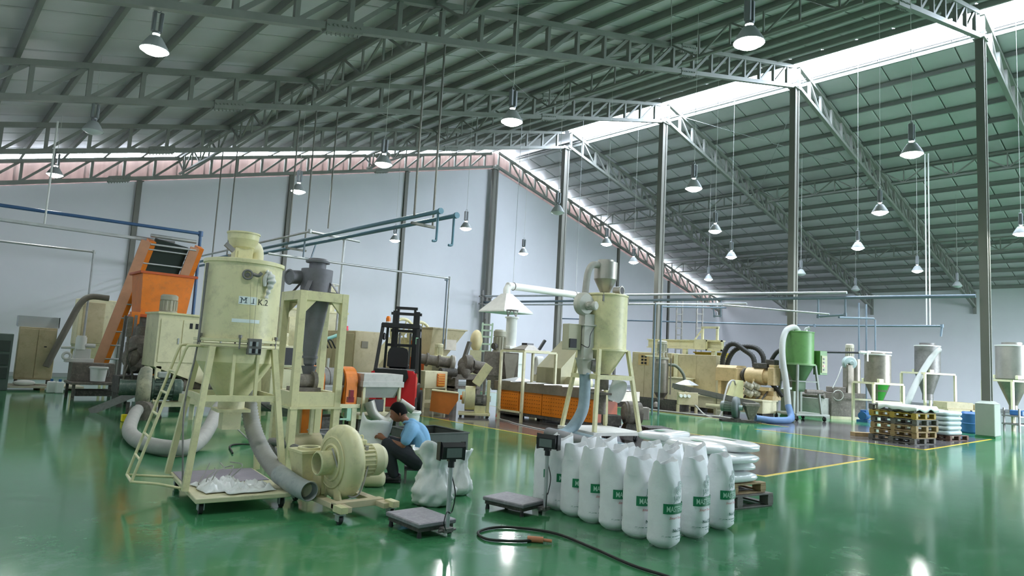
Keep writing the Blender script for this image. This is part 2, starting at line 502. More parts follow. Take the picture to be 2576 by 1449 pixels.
nt.links.new(tr.outputs['BSDF'], mx.inputs[1]); nt.links.new(gl.outputs['BSDF'], mx.inputs[2])
nt.links.new(mx.outputs['Shader'], nt.nodes['Material Output'].inputs['Surface'])
sky = thing('window_1', 'long white ridge skylight between the two roof slopes', None, (0, YF, 0), kind='structure')
zsa, zsb = zlt(23.3) + PU + .2, zrt(25.4) + PU + .2
pm = MB().prism([(23.2, zsa), (25.5, zsb), (25.5, zsb + .01), (23.2, zsa + .01)], .01, SW_ - .01, 'xz').mesh('pane', glass)
for k in range(NS):
    if YF + (k + 1) * SW_ < 23.4: obj('pane', pm, sky, loc=(0, k * SW_, 0))
MB().prism([(23.2, zsa), (25.5, zsb), (25.5, zsb + .05), (23.2, zsa + .05)], 23.0, YG + .02, 'xz').build('ridge_cap', foil, ceil)

# trusses
def truss(y, n, label):
    T = thing('roof_truss', label, 'roof truss', (0, y, 0))
    w_, d_ = .14, .13
    MB().bar((XL + .05, 0, zl(XL) + d_ / 2), (23.62, 0, zl(23.62) + d_ / 2), w_, d_, (0, 0, 1)).build('chord', trusspaint, T)
    MB().bar((XL + .05, 0, zlt(XL) - d_ / 2), (23.5, 0, zlt(23.5) - d_ / 2), w_, d_, (0, 0, 1)).build('chord', trusspaint, T)
    MB().bar((23.85, 0, zr(23.85) + d_ / 2), (XR - .02, 0, zr(XR) + d_ / 2), w_, d_, (0, 0, 1)).build('chord', trusspaint, T)
    MB().bar((23.98, 0, zrt(23.98) - d_ / 2), (XR - .02, 0, zrt(XR) - d_ / 2), w_, d_, (0, 0, 1)).build('chord', trusspaint, T)
    xs = [XL + .12 + .03 + 1.03 * k for k in range(24)]
    hv = zlt(0) - zl(0)
    for i, xx in enumerate(xs):
        if xx > 23.5: break
        obj('web_post', WEB['pl'], T, loc=(xx, 0, zl(xx)))
        if xx + 1.03 < 23.5: obj('web_brace', WEB['bl'], T, loc=(xx, 0, zl(xx)))
    xs = [24.95 + 1.03 * k for k in range(23)]
    obj('web_post', WEB['pr'], T, loc=(24.05, 0, zr(24.05)))
    for i, xx in enumerate(xs):
        if xx > XR: break
        obj('web_post', WEB['pr'], T, loc=(xx, 0, zr(xx)))
        if xx + 1.03 < XR: obj('web_brace', WEB['br'], T, loc=(xx, 0, zr(xx)))
    for xx in (5.4, 16.55):
        obj('splice_plate', WEB['spl'], T, loc=(xx, 0, zl(xx)))
        if xx > 16: obj('splice_plate', WEB['spl'], T, loc=(xx, 0, zlt(xx) - .13))
    for xx in (32.2,):
        obj('splice_plate', WEB['spr'], T, loc=(xx, 0, zr(xx)))
    return T
hl, hr = zlt(0) - zl(0), zrt(30) - zr(30)
def plate(slope):
    m = MB()
    h = .36
    m.prism([(-h, -.05 - slope * h), (h, -.05 + slope * h), (h, .17 + slope * h), (-h, .17 - slope * h)], -.085, .085, 'xz')
    for i in range(8):
        xx = -h + .05 + i * (2 * h - .1) / 7
        m.cyl((xx, 0, -.1 + slope * xx), (xx, 0, -.04 + slope * xx), .016, n=6)
        m.cyl((xx, -.11, .06 + slope * xx), (xx, .11, .06 + slope * xx), .02, n=6)
    return m
WEB = dict(
    pl=MB().box(-.045, -.05, .1, .045, .05, hl - .1).mesh('web_post', trusspaint),
    pr=MB().box(-.045, -.05, .1, .045, .05, hr - .1).mesh('web_post', trusspaint),
    bl=MB().bar((.05, 0, .13), (.98, 0, hl - .1 + .2635), .06, .08, (0, 0, 1)).mesh('web_brace', trusspaint),
    br=MB().bar((.05, 0, hr - .12), (.98, 0, .12 - .254), .06, .08, (0, 0, 1)).mesh('web_brace', trusspaint),
    spl=plate(.2635).mesh('splice_plate', trusspaint), spr=plate(-.254).mesh('splice_plate', trusspaint))
orde = {5: 'grey lattice roof truss just before the gable-wall truss', 4: 'grey lattice roof truss, second one out from the gable wall', 3: 'grey lattice roof truss, third one out from the gable wall',
        2: 'grey lattice roof truss on the near column with white plinth'}
for k, y in enumerate(ROWS):
    if k < 1: continue
    truss(y, k, {6: 'dark lattice roof truss against the gable wall, pink sheeting behind it', 1: 'grey lattice roof truss overhead, on the camera side of the white-plinth column', **orde}[k])

# longitudinal lattice girders between the trusses
def girder_mesh(L, dep):
    m1 = MB().box(-.04, .07, dep - .07, .04, L - .07, dep)
    m1.box(-.04, .5, 0, .04, L - .5, .06)
    n = 6; P = []
    m2 = MB()
    ys = [.07 + (L - .14) * i / n for i in range(n + 1)]
    for i in range(n):
        a, b = ys[i], ys[i + 1]
        if i % 2 == 0: p, q = (0, a, dep - .04), (0, b, .03)
        else: p, q = (0, a, .03), (0, b, dep - .04)
        m2.bar(p, q, .05)
        if 0 < i: m2.bar((0, ys[i], 0.05), (0, ys[i], dep - .06), .045)
    return m1.mesh('girder_chords', trusspaint), m2.mesh('girder_lattice', trusspaint)
gA, gB = girder_mesh(BAY, .74)
for nm, gx, zf in (('above the forklift', 7.4, zl), ('between forklift and ridge', 15.6, zl), ('high on the far slope', 32.3, zr), ('low on the far slope', 40.3, zr)):
    for k in range(1, 6):
        bay = {5: 'bay next to the gable wall', 4: 'second bay from the gable wall', 3: 'third bay from the gable wall', 2: 'fourth bay from the gable wall', 1: 'fifth bay, overhead'}[k]
        G = thing('lattice_girder', 'slim lattice tie girder ' + nm + ', ' + bay, 'roof girder', (gx, ROWS[k], zf(gx) + .12), group='tie girders ' + nm)
        obj('chords', gA, G); obj('lattice', gB, G)

# columns under the ridge
def column(x, y, h, label, wd=.34, plinth=False):
    T = thing('steel_column', label, 'column', (x, y, 0))
    m = MB()
    m.box(-wd / 2, -.11, 0, -wd / 2 + .1, .11, h); m.box(wd / 2 - .1, -.11, 0, wd / 2, .11, h)
    m.box(-wd / 2 + .1, -.08, 0, wd / 2 - .1, .08, h)
    m.build('shaft', colpaint, T)
    cp = MB().box(-wd / 2 - .06, -.16, h, wd / 2 + .06, .16, h + .025)
    cp.box(-wd / 2 - .02, -.02, h + .025, wd / 2 + .02, .02, h + .2)
    cp.build('cap_plate', trusspaint, T)
    if plinth:
        p = MB()
        p.box(-.34, -.24, .06, .34, .24, .98, .015)
        p.add([(-.34, -.24, .98), (.34, -.24, .98), (.34, .24, .98), (-.34, .24, .98), (-.19, -.13, 1.06), (.19, -.13, 1.06), (.19, .13, 1.06), (-.19, .13, 1.06)],
              [(0, 1, 5, 4), (1, 2, 6, 5), (2, 3, 7, 6), (3, 0, 4, 7), (4, 5, 6, 7)])
        p.build('concrete_plinth', plinthm, T, label='pale concrete plinth')
        MB().box(-.35, -.25, 0, .35, .25, .06).build('painted_base', fgreen, T, label='green painted base')
plinthm = mat('pale_concrete', '#9ea69b', .7, var=.05)
labs = ['tall grey steel column nearest the camera on the ridge line', 'tall grey steel column with white plinth beside the stacked pallets', 'tall grey steel column behind the green hopper',
        'tall grey steel column behind the steel mixing tank and blue pipes', 'tall grey steel column behind the cream silo with steel top', 'tall grey steel column at the gable wall under the ridge']
for k in range(1, 7):
    column(XC, ROWS[k] if k < 6 else YG - .42, 12.14 if k < 6 else 12.05, labs[k - 1], plinth=(k in (1, 2, 3, 4)))
# thin wall posts on the gable wall
for xx, lb in ((6.14, 'behind the orange conveyor'), (12.13, 'behind the cyclone'), (18.15, 'behind the forklift'), (29.7, 'between the two cream silo columns'), (35.4, 'beyond the ridge columns, behind the cream silo'), (41.4, 'beyond the ridge columns, short one')):
    z = (zl if xx < 24 else zr)(xx)
    T = thing('wall_post', 'slim grey steel post on the gable wall ' + lb, 'wall post', (xx, YG - .1, 0))
    m = MB().box(-.09, -.02, .0, .09, .0, z); m.box(-.09, .08, 0, .09, .1, z); m.box(-.012, 0, 0, .012, .08, z)
    m.build('shaft', colpaint, T)
    MB().box(-.14, -.06, z - .02, .14, .1, z).build('cap_plate', colpaint, T)
# eave posts of the trusses on the side wall
for k in range(1, 7):
    T = thing('eave_bracket', 'grey truss end post on the side wall, number %s from the gable wall' % ['one', 'two', 'three', 'four', 'five', 'six'][6 - k], 'bracket', (XR - .09, ROWS[k] if k < 6 else YG - .3, 0), group='truss end posts on the side wall')
    z = zr(XR)
    MB().box(-.08, -.08, z - .35, .08, .08, z + 1.0).build('end_post', trusspaint, T)
# tie rods across two roof bays
def rod(name, p, q, r, m, label, cat, group=None):
    p = Vector(p); q = Vector(q)
    o = MB().cyl((0, 0, 0), q - p, r, n=6).build(name, m)
    o.location = p; o['label'] = label; o['category'] = cat
    if group: o['group'] = group
    return o
zz = lambda x: zrt(x) - .2
rod('brace_rod', (24.6, ROWS[3], zz(24.6)), (32.3, ROWS[4], zz(32.3)), .012, galv, 'thin bracing rod of the far slope cross, starting at the green hopper column', 'brace rod', 'roof cross bracing rods')
rod('brace_rod', (32.3, ROWS[3], zz(32.3) - .05), (24.6, ROWS[4], zz(24.6) - .05), .012, galv, 'thin bracing rod of the far slope cross, starting low beside the tie girder', 'brace rod', 'roof cross bracing rods')
zz2 = lambda x: zlt(x) - .2
for k in (2, 3, 4):
    for a, b in ((7.4, 15.6), (15.6, 7.4)):
        q = .0 if a < b else -.05
        rod('brace_rod', (a, ROWS[k] + .1, zz2(a) + q), (b, ROWS[k + 1] - .1, zz2(b) + q), .01, trusspaint, 'thin dark bracing rod, near slope, %s bay from the gable, %s going back' % ({2: 'fourth', 3: 'third', 4: 'second'}[k], 'rising' if a < b else 'falling'), 'brace rod', 'bracing rods under the camera-side slope')

# ---------------------------------------------------------------- high-bay lamps
lampw = emit('lamp_glow', (.97, 1.0, .97), LAMP_STRENGTH)
lampoff = mat('unlit_lamp_glass', '#c9cdd0', .3, var=.03)
lampshade = mat('lamp_reflector', '#a9adae', .55, .1, var=.06)
lampbody = mat('lamp_ballast', '#8b8f92', .35, .6, var=.06)
def ramp(prof, inner=False):
    return MB().lathe(prof, n=20, caps=False, sharp=False)
LM = {}
LM['refl'] = ramp([(.045, .23), (.09, .215), (.135, .145), (.18, .07), (.208, .015), (.212, .0), (.203, .0), (.175, .07), (.13, .14), (.05, .21)]).mesh('reflector', lampshade)
bm_ = MB()
for a in (.05, -.05): bm_.box(a - .025, -.045, .30, a + .025, .045, .62, .008)
bm_.cyl((0, 0, .265), (0, 0, .30), .06, n=12); bm_.torus((0, 0, .655), .035, .008, (0, 1, 0), 12, 5)
LM['body'] = bm_.mesh('ballast_box', lampbody)
LM['disc'] = MB().lathe([(.0, -.075), (.07, -.068), (.14, -.04), (.2, .004)], n=20, caps=False, sharp=False).mesh('lens', lampw)
LM['doff'] = MB().lathe([(.0, -.075), (.07, -.068), (.14, -.04), (.2, .004)], n=20, caps=False, sharp=False).mesh('lens', lampoff)
LM['neck'] = MB().cyl((.035, 0, .22), (.035, 0, .275), .018, n=8).cyl((-.035, 0, .22), (-.035, 0, .275), .018, n=8).mesh('neck', emit('neck_glow', (1, 1, .97), 3.0))
LM['noff'] = MB().cyl((.035, 0, .22), (.035, 0, .275), .018, n=8).cyl((-.035, 0, .22), (-.035, 0, .275), .018, n=8).mesh('neck', lampbody)
def lamp(x, y, on=1, z=6.0, where=''):
    T = thing('high_bay_lamp', ('lit' if on else 'unlit') + ' bell-shaped high bay lamp hanging ' + where, 'lamp', (x, y, z), group='high bay lamps in rows')
    obj('reflector', LM['refl'], T); obj('ballast_box', LM['body'], T)
    obj('lens', LM['disc' if on else 'doff'], T); obj('neck', LM['neck' if on else 'noff'], T)
    zt = (zlt(x) if x < 24 else zrt(x)) - z + PU - .004
    MB().cyl((0, 0, .69), (0, 0, zt), .006, n=5).build('cord', whitedust, T)
LAMPS = [
 (2.42, 11.26, 1, 'at the top corner, biggest in view'), (2.62, 16.9, 0, 'below the second truss, no light in it'), (2.72, 22.57, 1, 'in front of the pink sheeting by the conveyor'),
 (8.03, 18.32, 1, 'against the plain wall above the cyclone'), (8.1, 13.79, 1, 'below the tie girder above the forklift'), (8.1, 9.21, 1, 'under the truss halfway to the ridge'), (8.1, 4.4, 1, 'high above the white sacks, near the skylight'),
 (14.3, 18.4, 1, 'beyond the ends of the blue pipe pair'), (14.3, 23.0, 1, 'low against the wall, small, beyond the blue pipe pair'), (14.26, 13.88, 0, 'with no light, before the ridge column'), (14.21, 9.13, 1, 'in front of the third and second ridge columns'), (14.4, 4.3, 1, 'between skylight and the white-plinth column'),
 (19.2, 16.05, 1, 'beside the sloping gable truss, upper one'), (19.14, 11.46, 1, 'second in the row behind the ridge columns'), (19.15, 6.5, 1, 'first in the row beside the white-plinth column'), (19.2, 20.6, 1, 'third back in that row, near gable'),
 (23.3, 17.9, 1, 'beside the sloping gable truss, lower one'), (23.96, 13.6, 1, 'just before the column behind the green hopper'), (24.2, 8.93, 1, 'between green hopper and white-plinth column'),
 (29.55, 18.0, 1, 'small, low over the cream cabinets'), (29.55, 13.33, 0, 'small and dim, beside the green hopper column'), (30.46, 8.93, 1, 'over the hopper with a grey hose'), (30.2, 4.3, 1, 'at the frame edge past the white-plinth column'),
 (36, 8.9, 0, 'tiny and unlit before the far side wall'), (36, 13.4, 0, 'tiny and unlit before the far side wall, farther along'),
 (2.4, 4.4, 1, 'behind the camera by the side wall'), (24, 4.3, 1, 'beyond the white-plinth column'), (19.2, 1.8, 1, 'beyond the frame edge')]
for a in LAMPS: lamp(a[0], a[1], a[2], 6.0, a[3])
# ================================================================ near objects
def blob(mb, c, r, n=16, m=10):
    """ellipsoid"""
    c = Vector(c); r = (r, r, r) if not hasattr(r, '__len__') else r
    vs = [c + V(r[0] * sin(pi * j / m) * cos(2 * pi * i / n), r[1] * sin(pi * j / m) * sin(2 * pi * i / n), r[2] * cos(pi * j / m)) for j in range(m + 1) for i in range(n)]
    fs = [(j * n + i, j * n + n + i, j * n + n + (i + 1) % n, j * n + (i + 1) % n) for j in range(m) for i in range(n)]
    return mb.add(vs, fs, True)

def limb(mb, pts, rads, n=12, sm=5):
    P = smooth_path(pts, sm) if len(pts) > 2 else [Vector(p) for p in pts]
    R = smooth_path([(r, 0, 0) for r in rads], sm) if len(pts) > 2 else [V(r, 0, 0) for r in rads]
    k = len(P) - 1
    mb.tube(P, lambda t: R[min(k, int(round(t * k)))].x, n=n, sm=0)
    blob(mb, P[0], R[0].x, 10, 8); blob(mb, P[-1], R[-1].x, 10, 8)
    return mb

def rect(wd, h, nx=8, nz=3):
    vs = [(wd * i / nx, h * j / nz, 0) for j in range(nz + 1) for i in range(nx + 1)]
    fs = [(j * (nx + 1) + i, j * (nx + 1) + i + 1, (j + 1) * (nx + 1) + i + 1, (j + 1) * (nx + 1) + i) for j in range(nz) for i in range(nx)]
    return vs, fs
def fuse(o, vox, it=4):
    m = o.modifiers.new('fuse', 'REMESH'); m.mode = 'VOXEL'; m.voxel_size = vox; m.use_smooth_shade = True
    s = o.modifiers.new('relax', 'SMOOTH'); s.iterations = it; s.factor = .5
    return o

def caster(parent, x, y, z_top, r=.045):
    m = MB().cyl((x - .016, y, r), (x + .016, y, r), r, n=14)
    c = m.build('caster_wheel', rubber, parent)
    f = MB()
    f.box(x - .028, y - .03, r * .8, x - .02, y + .035, z_top - .008); f.box(x + .02, y - .03, r * .8, x + .028, y + .035, z_top - .008)
    f.box(x - .04, y - .04, z_top - .008, x + .04, y + .045, z_top)
    f.build('caster_fork', galv, c)

# ---------------------------------------------------------------- big cream drying hopper on its trolley
T = thing('hopper_dryer', 'large cream drying hopper with ladder on a wheeled trolley, numbered M 1 K.2', 'hopper', (2.62, 7.15, 0), radians(-7))
R = .385
m = MB().lathe([(R, 1.56), (R, 2.36), (R + .018, 2.365), (R + .018, 2.40), (R - .02, 2.41), (.0, 2.43)], n=40)
m.build('tank_body', cream, T)
fl_ = MB().lathe([(R + .02, 1.555), (R + .035, 1.56), (R + .035, 1.585), (R, 1.59)], n=40, caps=False)
fl_.lathe([(R + .035, 1.51), (R + .035, 1.535), (R, 1.54)], n=40, caps=False).lathe([(R + .035, 1.50), (R + .035, 1.505)], n=40)
flo = fl_.build('flange_ring', cream, T)
for k in range(6):
    a = radians(20 + 60 * k); x, y = (R + .03) * cos(a), (R + .03) * sin(a)
    MB().cyl((x, y, 1.49), (x, y, 1.61), .009, n=6).cyl((x, y, 1.60), (x, y, 1.63), .018, n=6).build('clamp_bolt', greymet, flo)
MB().lathe([(.14, .98), (R - .01, 1.35), (R, 1.5)], n=36).build('cone', cream, T)
MB().cyl((0, 0, .86), (0, 0, .98), .13, n=24).box(-.16, -.16, .84, .16, .16, .87).box(-.09, -.09, .66, .09, .09, .84).build('slide_gate', cream2, T)
# square frame round the cone with flared legs
for sx in (-1, 1):
    for sy in (-1, 1):
        MB().bar((sx * .30, sy * .30, 1.50), (sx * .455, sy * .50, .15), .07, .055).build('leg', cream, T)
fr = MB()
for z, e in ((1.0, .365),):
    ex, ey = e, e + .02
    fr.bar((-ex, -ey, z), (ex, -ey, z), .03, .06).bar((-ex, ey, z), (ex, ey, z), .03, .06).bar((-ex, -ey, z), (-ex, ey, z), .03, .06).bar((ex, -ey, z), (ex, ey, z), .03, .06)
fr.build('frame_rail', cream, T)
for sx in (-.1, .13):
    MB().bar((sx, -.37, 1.0), (sx, -.345, 1.49), .045, .03).build('frame_post', cream, T)
# trolley deck
D = MB().box(-.425, -.87, .105, .425, .55, .15, .006).build('trolley_deck', cream2, T)
MB().box(-.40, -.2, .1505, .40, .53, .156, .002).build('deck_board', mat('mauve_deck_board', '#8d8590', .6, var=.1), D)
for x, y in ((-.36, -.78), (.36, -.78), (-.36, .46), (.36, .46)): caster(T, x, y, .105, .043)
# ladder, leaning against the flange on the side
lad = MB()
for y in (-.16, .22):
    lad.tube([(-.86, y, .2), (-.56, y, 1.3), (-.51, y, 1.47), (-.47, y, 1.50), (-.30, y + .02, 1.50)], .014, n=8, sm=4)
lad.tube([(-.86, -.16, .2), (-.86, .22, .2)], .014, sm=0).tube([(-.86, -.16, .2), (-.66, -.34, .2), (-.43, -.34, .14)], .013, sm=0)
lad.tube([(-.86, .22, .2), (-.43, .30, .14)], .013, sm=0)
L = lad.build('ladder', cream, T)
for k in range(5):
    t = .18 + k * .19
    MB().cyl((-.86 + .30 * t, -.16, .2 + 1.1 * t), (-.86 + .30 * t, .22, .2 + 1.1 * t), .012, n=8).build('rung', cream, L)
# receiver on the lid
m = MB().lathe([(.085, 2.53), (.12, 2.56), (.155, 2.64), (.16, 2.70), (.168, 2.70), (.168, 2.715), (.15, 2.715), (.14, 2.66), (.1, 2.6)], c=(-.04, 0, 0), n=28, caps=False)
m.box(-.13, -.09, 2.41, .05, .09, 2.545, .004).box(-.1, -.098, 2.44, .02, -.088, 2.51)
rc = m.build('loader_funnel', cream, T)
MB().bar((-.15, -.1, 2.50), (-.235, -.12, 2.56), .03, .045).cyl((-.2, -.1, 2.45), (-.17, -.1, 2.45), .012).build('lever', greymet, rc)
MB().tube([(.13, .1, 2.40), (.135, .1, 2.50), (.11, .08, 2.575), (.04, .05, 2.585)], .075, n=16, sm=5, caps=True).build('air_elbow', cream2, T)
# small fan knob with rag, cords and switch box on the front
fx = MB().cyl((0, -R - .012, 2.24), (0, -R + .01, 2.24), .022, n=12).torus((0, -R - .02, 2.24), .045, .011, (0, 1, 0), 16, 6)
fx.tube([(.05, -R - .02, 2.25), (.10, -R - .03, 2.24), (.13, -R - .03, 2.27)], .018, n=8)
fx.xf(Matrix.Rotation(radians(-8), 4, 'Z')).build('pulley', greymet, T, label='small grey pulley wheel with a bracket')
m = MB().tube([(.125, -R * .95 - .02, 2.30), (.16, -R * .93 - .03, 2.27), (.185, -R * .92 - .03, 2.20), (.17, -R * .92 - .03, 2.11), (.15, -R * .93 - .02, 2.02)], lambda t: .016 + .030 * math.exp(-((t - .45) / .22) ** 2) + .006 * sin(t * 40), n=12, sm=8)
m.tube([(.14, -R * .94 - .03, 2.28), (.12, -R * .95 - .02, 2.22), (.125, -R * .95 - .02, 2.14)], lambda t: .014 + .01 * sin(t * 3), n=8, sm=6)
m.build('tied_rag', whitedust, T, label='white rag tied to the pulley bracket')
for x0, x1 in ((-.02, .02), (.05, .055)):
    MB().tube([(x0, -R - .012, 2.2), (x1, -R - .012, 1.58)], .0022, n=5, sm=0).build('pull_cord', mat('dusty_cord', '#a8a486', .8), T)
sb = MB().box(.0, -R - .09, 1.44, .125, -R - .005, 1.60, .004).build('switch_box', greymet, T, label='grey relay box with wiring at the flange')
for k in range(7):
    MB().box(.008 + .03 * (k % 4), -R - .10, 1.455 + .07 * (k // 4), .03 + .03 * (k % 4), -R - .09, 1.50 + .07 * (k // 4)).build('relay', blackp if k % 2 else galv, sb)
# wiring conduit down the left of the tank
MB().tube([(-R - .01, -.12, 2.34), (-R - .02, -.12, 1.5), (-.48, -.2, .9), (-.44, -.3, .17)], .009, n=6, sm=4).tube([(-R - .005, -.16, 2.34), (-R - .02, -.17, 1.55)], .008, n=6, sm=0).build('conduit', greymet, T)
# lettering wrapped onto the tank
def on_tank(vs, a0, z0, R_, out=.002):
    res = []
    for x, y, z in vs:
        a = a0 + x / R_
        res.append(((R_ + out) * sin(a), -(R_ + out) * cos(a), z0 + y))
    return res
def tank_patch(a0, z0, wd, h, R_, out):
    n = 8; vs = []; fs = []
    for i in range(n + 1):
        for z in (0, h):
            for o_ in (0, out): vs.append((((R_ + o_)) * sin(a0 + wd / R_ * i / n), -(R_ + o_) * cos(a0 + wd / R_ * i / n), z0 + z))
    for i in range(n):
        o = i * 4
        fs += [(o + 1, o + 5, o + 7, o + 3), (o + 3, o + 7, o + 6, o + 2), (o + 1, o, o + 4, o + 5)]
    fs += [(0, 1, 3, 2), (n * 4, n * 4 + 2, n * 4 + 3, n * 4 + 1)]
    return vs, fs
vs, fs = tank_patch(radians(-17), 1.94, .178, .080, R, .0015)
lb = MB().add(vs, fs).build('number_label', paper, T, label='white label with M 1 in grey blue')
vs, fs = text_mesh('M', .078)
l2 = MB().add(on_tank(vs, radians(-17) + .018 / R, 1.952, R, .003), fs)
for x0, x1, y0 in ((.010, .034, .0), (.052, .082, .0), (.010, .030, .052), (.056, .082, .052), (.118, .152, .0)):
    vs, fs = rect(x1 - x0, .005, 3, 1); l2.add(on_tank(vs, radians(-17) + x0 / R, 1.952 + y0, R, .003), fs)
vs, fs = text_mesh('1', .078)
l2.add(on_tank(vs, radians(-17) + .122 / R, 1.952, R, .003), fs).build('lettering', ink, lb)
vs, fs = text_mesh('K.2', .088)
MB().add(on_tank(vs, radians(-17) + .186 / R, 1.945, R, .002), fs).build('stencil_lettering', mat('dark_stencil_ink', '#3f3d2c', .6), T)
vs, fs = tank_patch(radians(-24), 1.755, .27, .036, R, .0015)
MB().add(vs, fs).build('notice_strip', paper, T)
# ribbed suction hose, open end on the floor side
hw = [(2.95, 7.5, 1.40), (2.88, 7.38, 1.0), (2.89, 7.2, .66), (2.92, 6.92, .42), (2.94, 6.55, .27), (2.97, 6.2, .21), (2.99, 5.98, .20)]
hoselab = 'ribbed grey hose dropping past the trolley to an open end'
hm = MB().tube(hw[:5], .088, n=16, sm=8, caps=False, corr=.019)
H = single('suction_hose', hm, hosegrey, hoselab, 'hose')
sl = MB().tube(hw[4:], .092, n=18, sm=8, caps=False)
sl.tube(hw[4:], .084, n=18, sm=8, caps=False)
sl.build('hose_end', mat('faded_blue_grey_hose', '#a1a6a4', .7, var=.15, scale=5, dirt='#3f6672', dirt_amt=.35), H, label='smooth open hose end with blue stain')
MB().torus(hw[-1], .088, .006, Vector(hw[-1]) - Vector(hw[-2]), 20, 6).build('wire_rim', galv, H)
# plastic sheet and wiring left lying on the deck
def cloth(mbx, cx, cy, z, sx, sy, seed, amp=.03, n=18):
    vs = []; fs = []
    for j in range(n + 1):
        for i in range(n + 1):
            u, v_ = i / n - .5, j / n - .5
            e = 1 + .25 * noise.noise((u * 3 + seed, v_ * 3, 2.2))
            f = max(0, 1 - (2 * max(abs(u), abs(v_))) ** 4)
            h = abs(noise.noise((u * 5 + seed, v_ * 5, 0.3))) * amp + abs(noise.noise((u * 12, v_ * 12 + seed, 1.3))) * amp * .5
            vs.append((cx + u * sx * e, cy + v_ * sy * e, z + .004 + h * f))
    for j in range(n):
        for i in range(n):
            a = j * (n + 1) + i; fs.append((a, a + 1, a + n + 2, a + n + 1))
    return mbx.add(vs, fs, True)
cl = MB(); cloth(cl, 2.44, 6.72, .158, .40, .46, 1.0, .13); cloth(cl, 2.62, 6.52, .158, .44, .34, 5.0, .11)
c_ = single('plastic_sheet', cl, wetsack, 'crumpled white plastic sheet lying on the hopper trolley', 'plastic sheet')
sf = c_.modifiers.new('thick', 'SOLIDIFY'); sf.thickness = .003; sf.offset = 1
yb = MB().box(2.73, 6.40, .172, 2.79, 6.47, .19, .004)
single('yellow_scrap', yb, yellowm, 'bright yellow scrap beside the plastic sheet on the trolley', 'scrap', loc=(0, 0, -.014))
for q in range(5):
    m = MB(); a = random.random()
    pts = [(2.3 + .02 * q, 6.85 - .05 * q, .165), (2.25 + .08 * q, 6.78, .20 + .05 * (q % 3)), (2.36 + .07 * q, 6.95 - .05 * q, .27 + .02 * q), (2.42 + .05 * q, 7.02, .34 - .05 * (q % 2))]
    single('loose_wire', m.tube(pts, .006, n=6, sm=6), hosegrey, 'loose grey wire end sticking up from the trolley deck, %s from the ladder' % ['first', 'second', 'third', 'fourth', 'fifth'][q], 'wire', group='loose wires on the trolley')

# ---------------------------------------------------------------- cream blower on a castored base
T = thing('centrifugal_blower', 'cream centrifugal blower with round casing and finned motor on castors', 'blower', (3.30, 5.98, 0))
cz = .455; C0 = (0, 0, cz)
prof = [(.0, -.11), (.09, -.115), (.2, -.105), (.235, -.11), (.245, -.095), (.27, -.10), (.335, -.07), (.355, -.03), (.355, .03), (.335, .07), (.27, .09), (.0, .09)]
m = MB().lathe(prof, c=C0, n=44, axis=(1, 0, 0), sharp=False, caps=False)
m.build('volute_casing', cream, T)
MB().lathe([(.105, -.26), (.115, -.25), (.112, -.12), (.14, -.10)], c=C0, n=28, axis=(1, 0, 0), caps=False).lathe([(.098, -.26), (.105, -.26)], c=C0, n=28, axis=(1, 0, 0), caps=False).lathe([(.098, -.26), (.098, -.02)], c=C0, n=28, axis=(1, 0, 0), caps=False).build('inlet_pipe', cream, T)
MB().lathe([(.0, -.13), (.095, -.13)], c=C0, n=20, axis=(1, 0, 0), caps=False).build('inlet_screen', darkdusty, T)
MB().torus((-.112, 0, cz), .165, .014, (1, 0, 0), 36, 8).torus((-.105, 0, cz), .235, .01, (1, 0, 0), 40, 6).build('casing_rib', cream, T)
# outlet duct going back with a round flange on top
o_ = MB().frustum((-.12, .42, .12), (.2, .2), (-.13, .42, .50), (.30, .30)).box(-.29, .26, .5, .03, .58, .53, .004)
o_.lathe([(.12, .53), (.12, .55), (.085, .55), (.085, .5)], c=(-.13, .42, 0), n=24, caps=False)
ou = o_.build('outlet_box', cream, T)
MB().lathe([(.0, .532), (.084, .532)], c=(-.13, .42, 0), n=24, caps=False).build('outlet_opening', blackp, ou)
MB().frustum((-.06, .22, .14), (.15, .24), (-.06, .24, .38), (.15, .2)).build('outlet_duct', cream, T)
MB().lathe([(.07, 0), (.085, .01), (.085, .03), (.06, .04), (.06, .09), (.085, .10), (.085, .12), (.05, .14)], c=(-.24, .10, .17), n=18, axis=(.4, .9, 0)).build('drain_valve', cream2, T)
# motor
mt = MB().lathe([(.0, .10), (.13, .10), (.145, .12), (.145, .30), (.158, .31), (.158, .40), (.13, .45), (.0, .46)], c=C0, n=28, axis=(1, 0, 0), caps=False)
mo = mt.build('motor', cream2, T)
for k in range(22):
    a = 2 * pi * k / 22
    MB().box(.13, -.004, .14, .30, .004, .165).xf(Matrix.Translation((0, 0, cz)) @ Matrix.Rotation(a, 4, 'X')).build('cooling_fin', cream2, mo)
MB().box(.14, -.06, cz + .15, .24, .06, cz + .21, .012).torus((.20, 0, cz + .225), .022, .007, (0, 1, 0), 12, 6).build('terminal_box', cream, mo)
MB().cyl((.22, -.07, cz + .11), (.22, -.07, cz + .15), .028, n=12).tube([(.22, -.07, cz + .12), (.22, -.13, cz - .02), (.12, -.20, cz - .25), (.02, -.22, cz - .30), (-.05, -.19, cz - .22), (-.13, -.12, cz + .05), (-.14, -.06, cz + .14)], .009, n=8).build('motor_cable', hosegrey, mo)
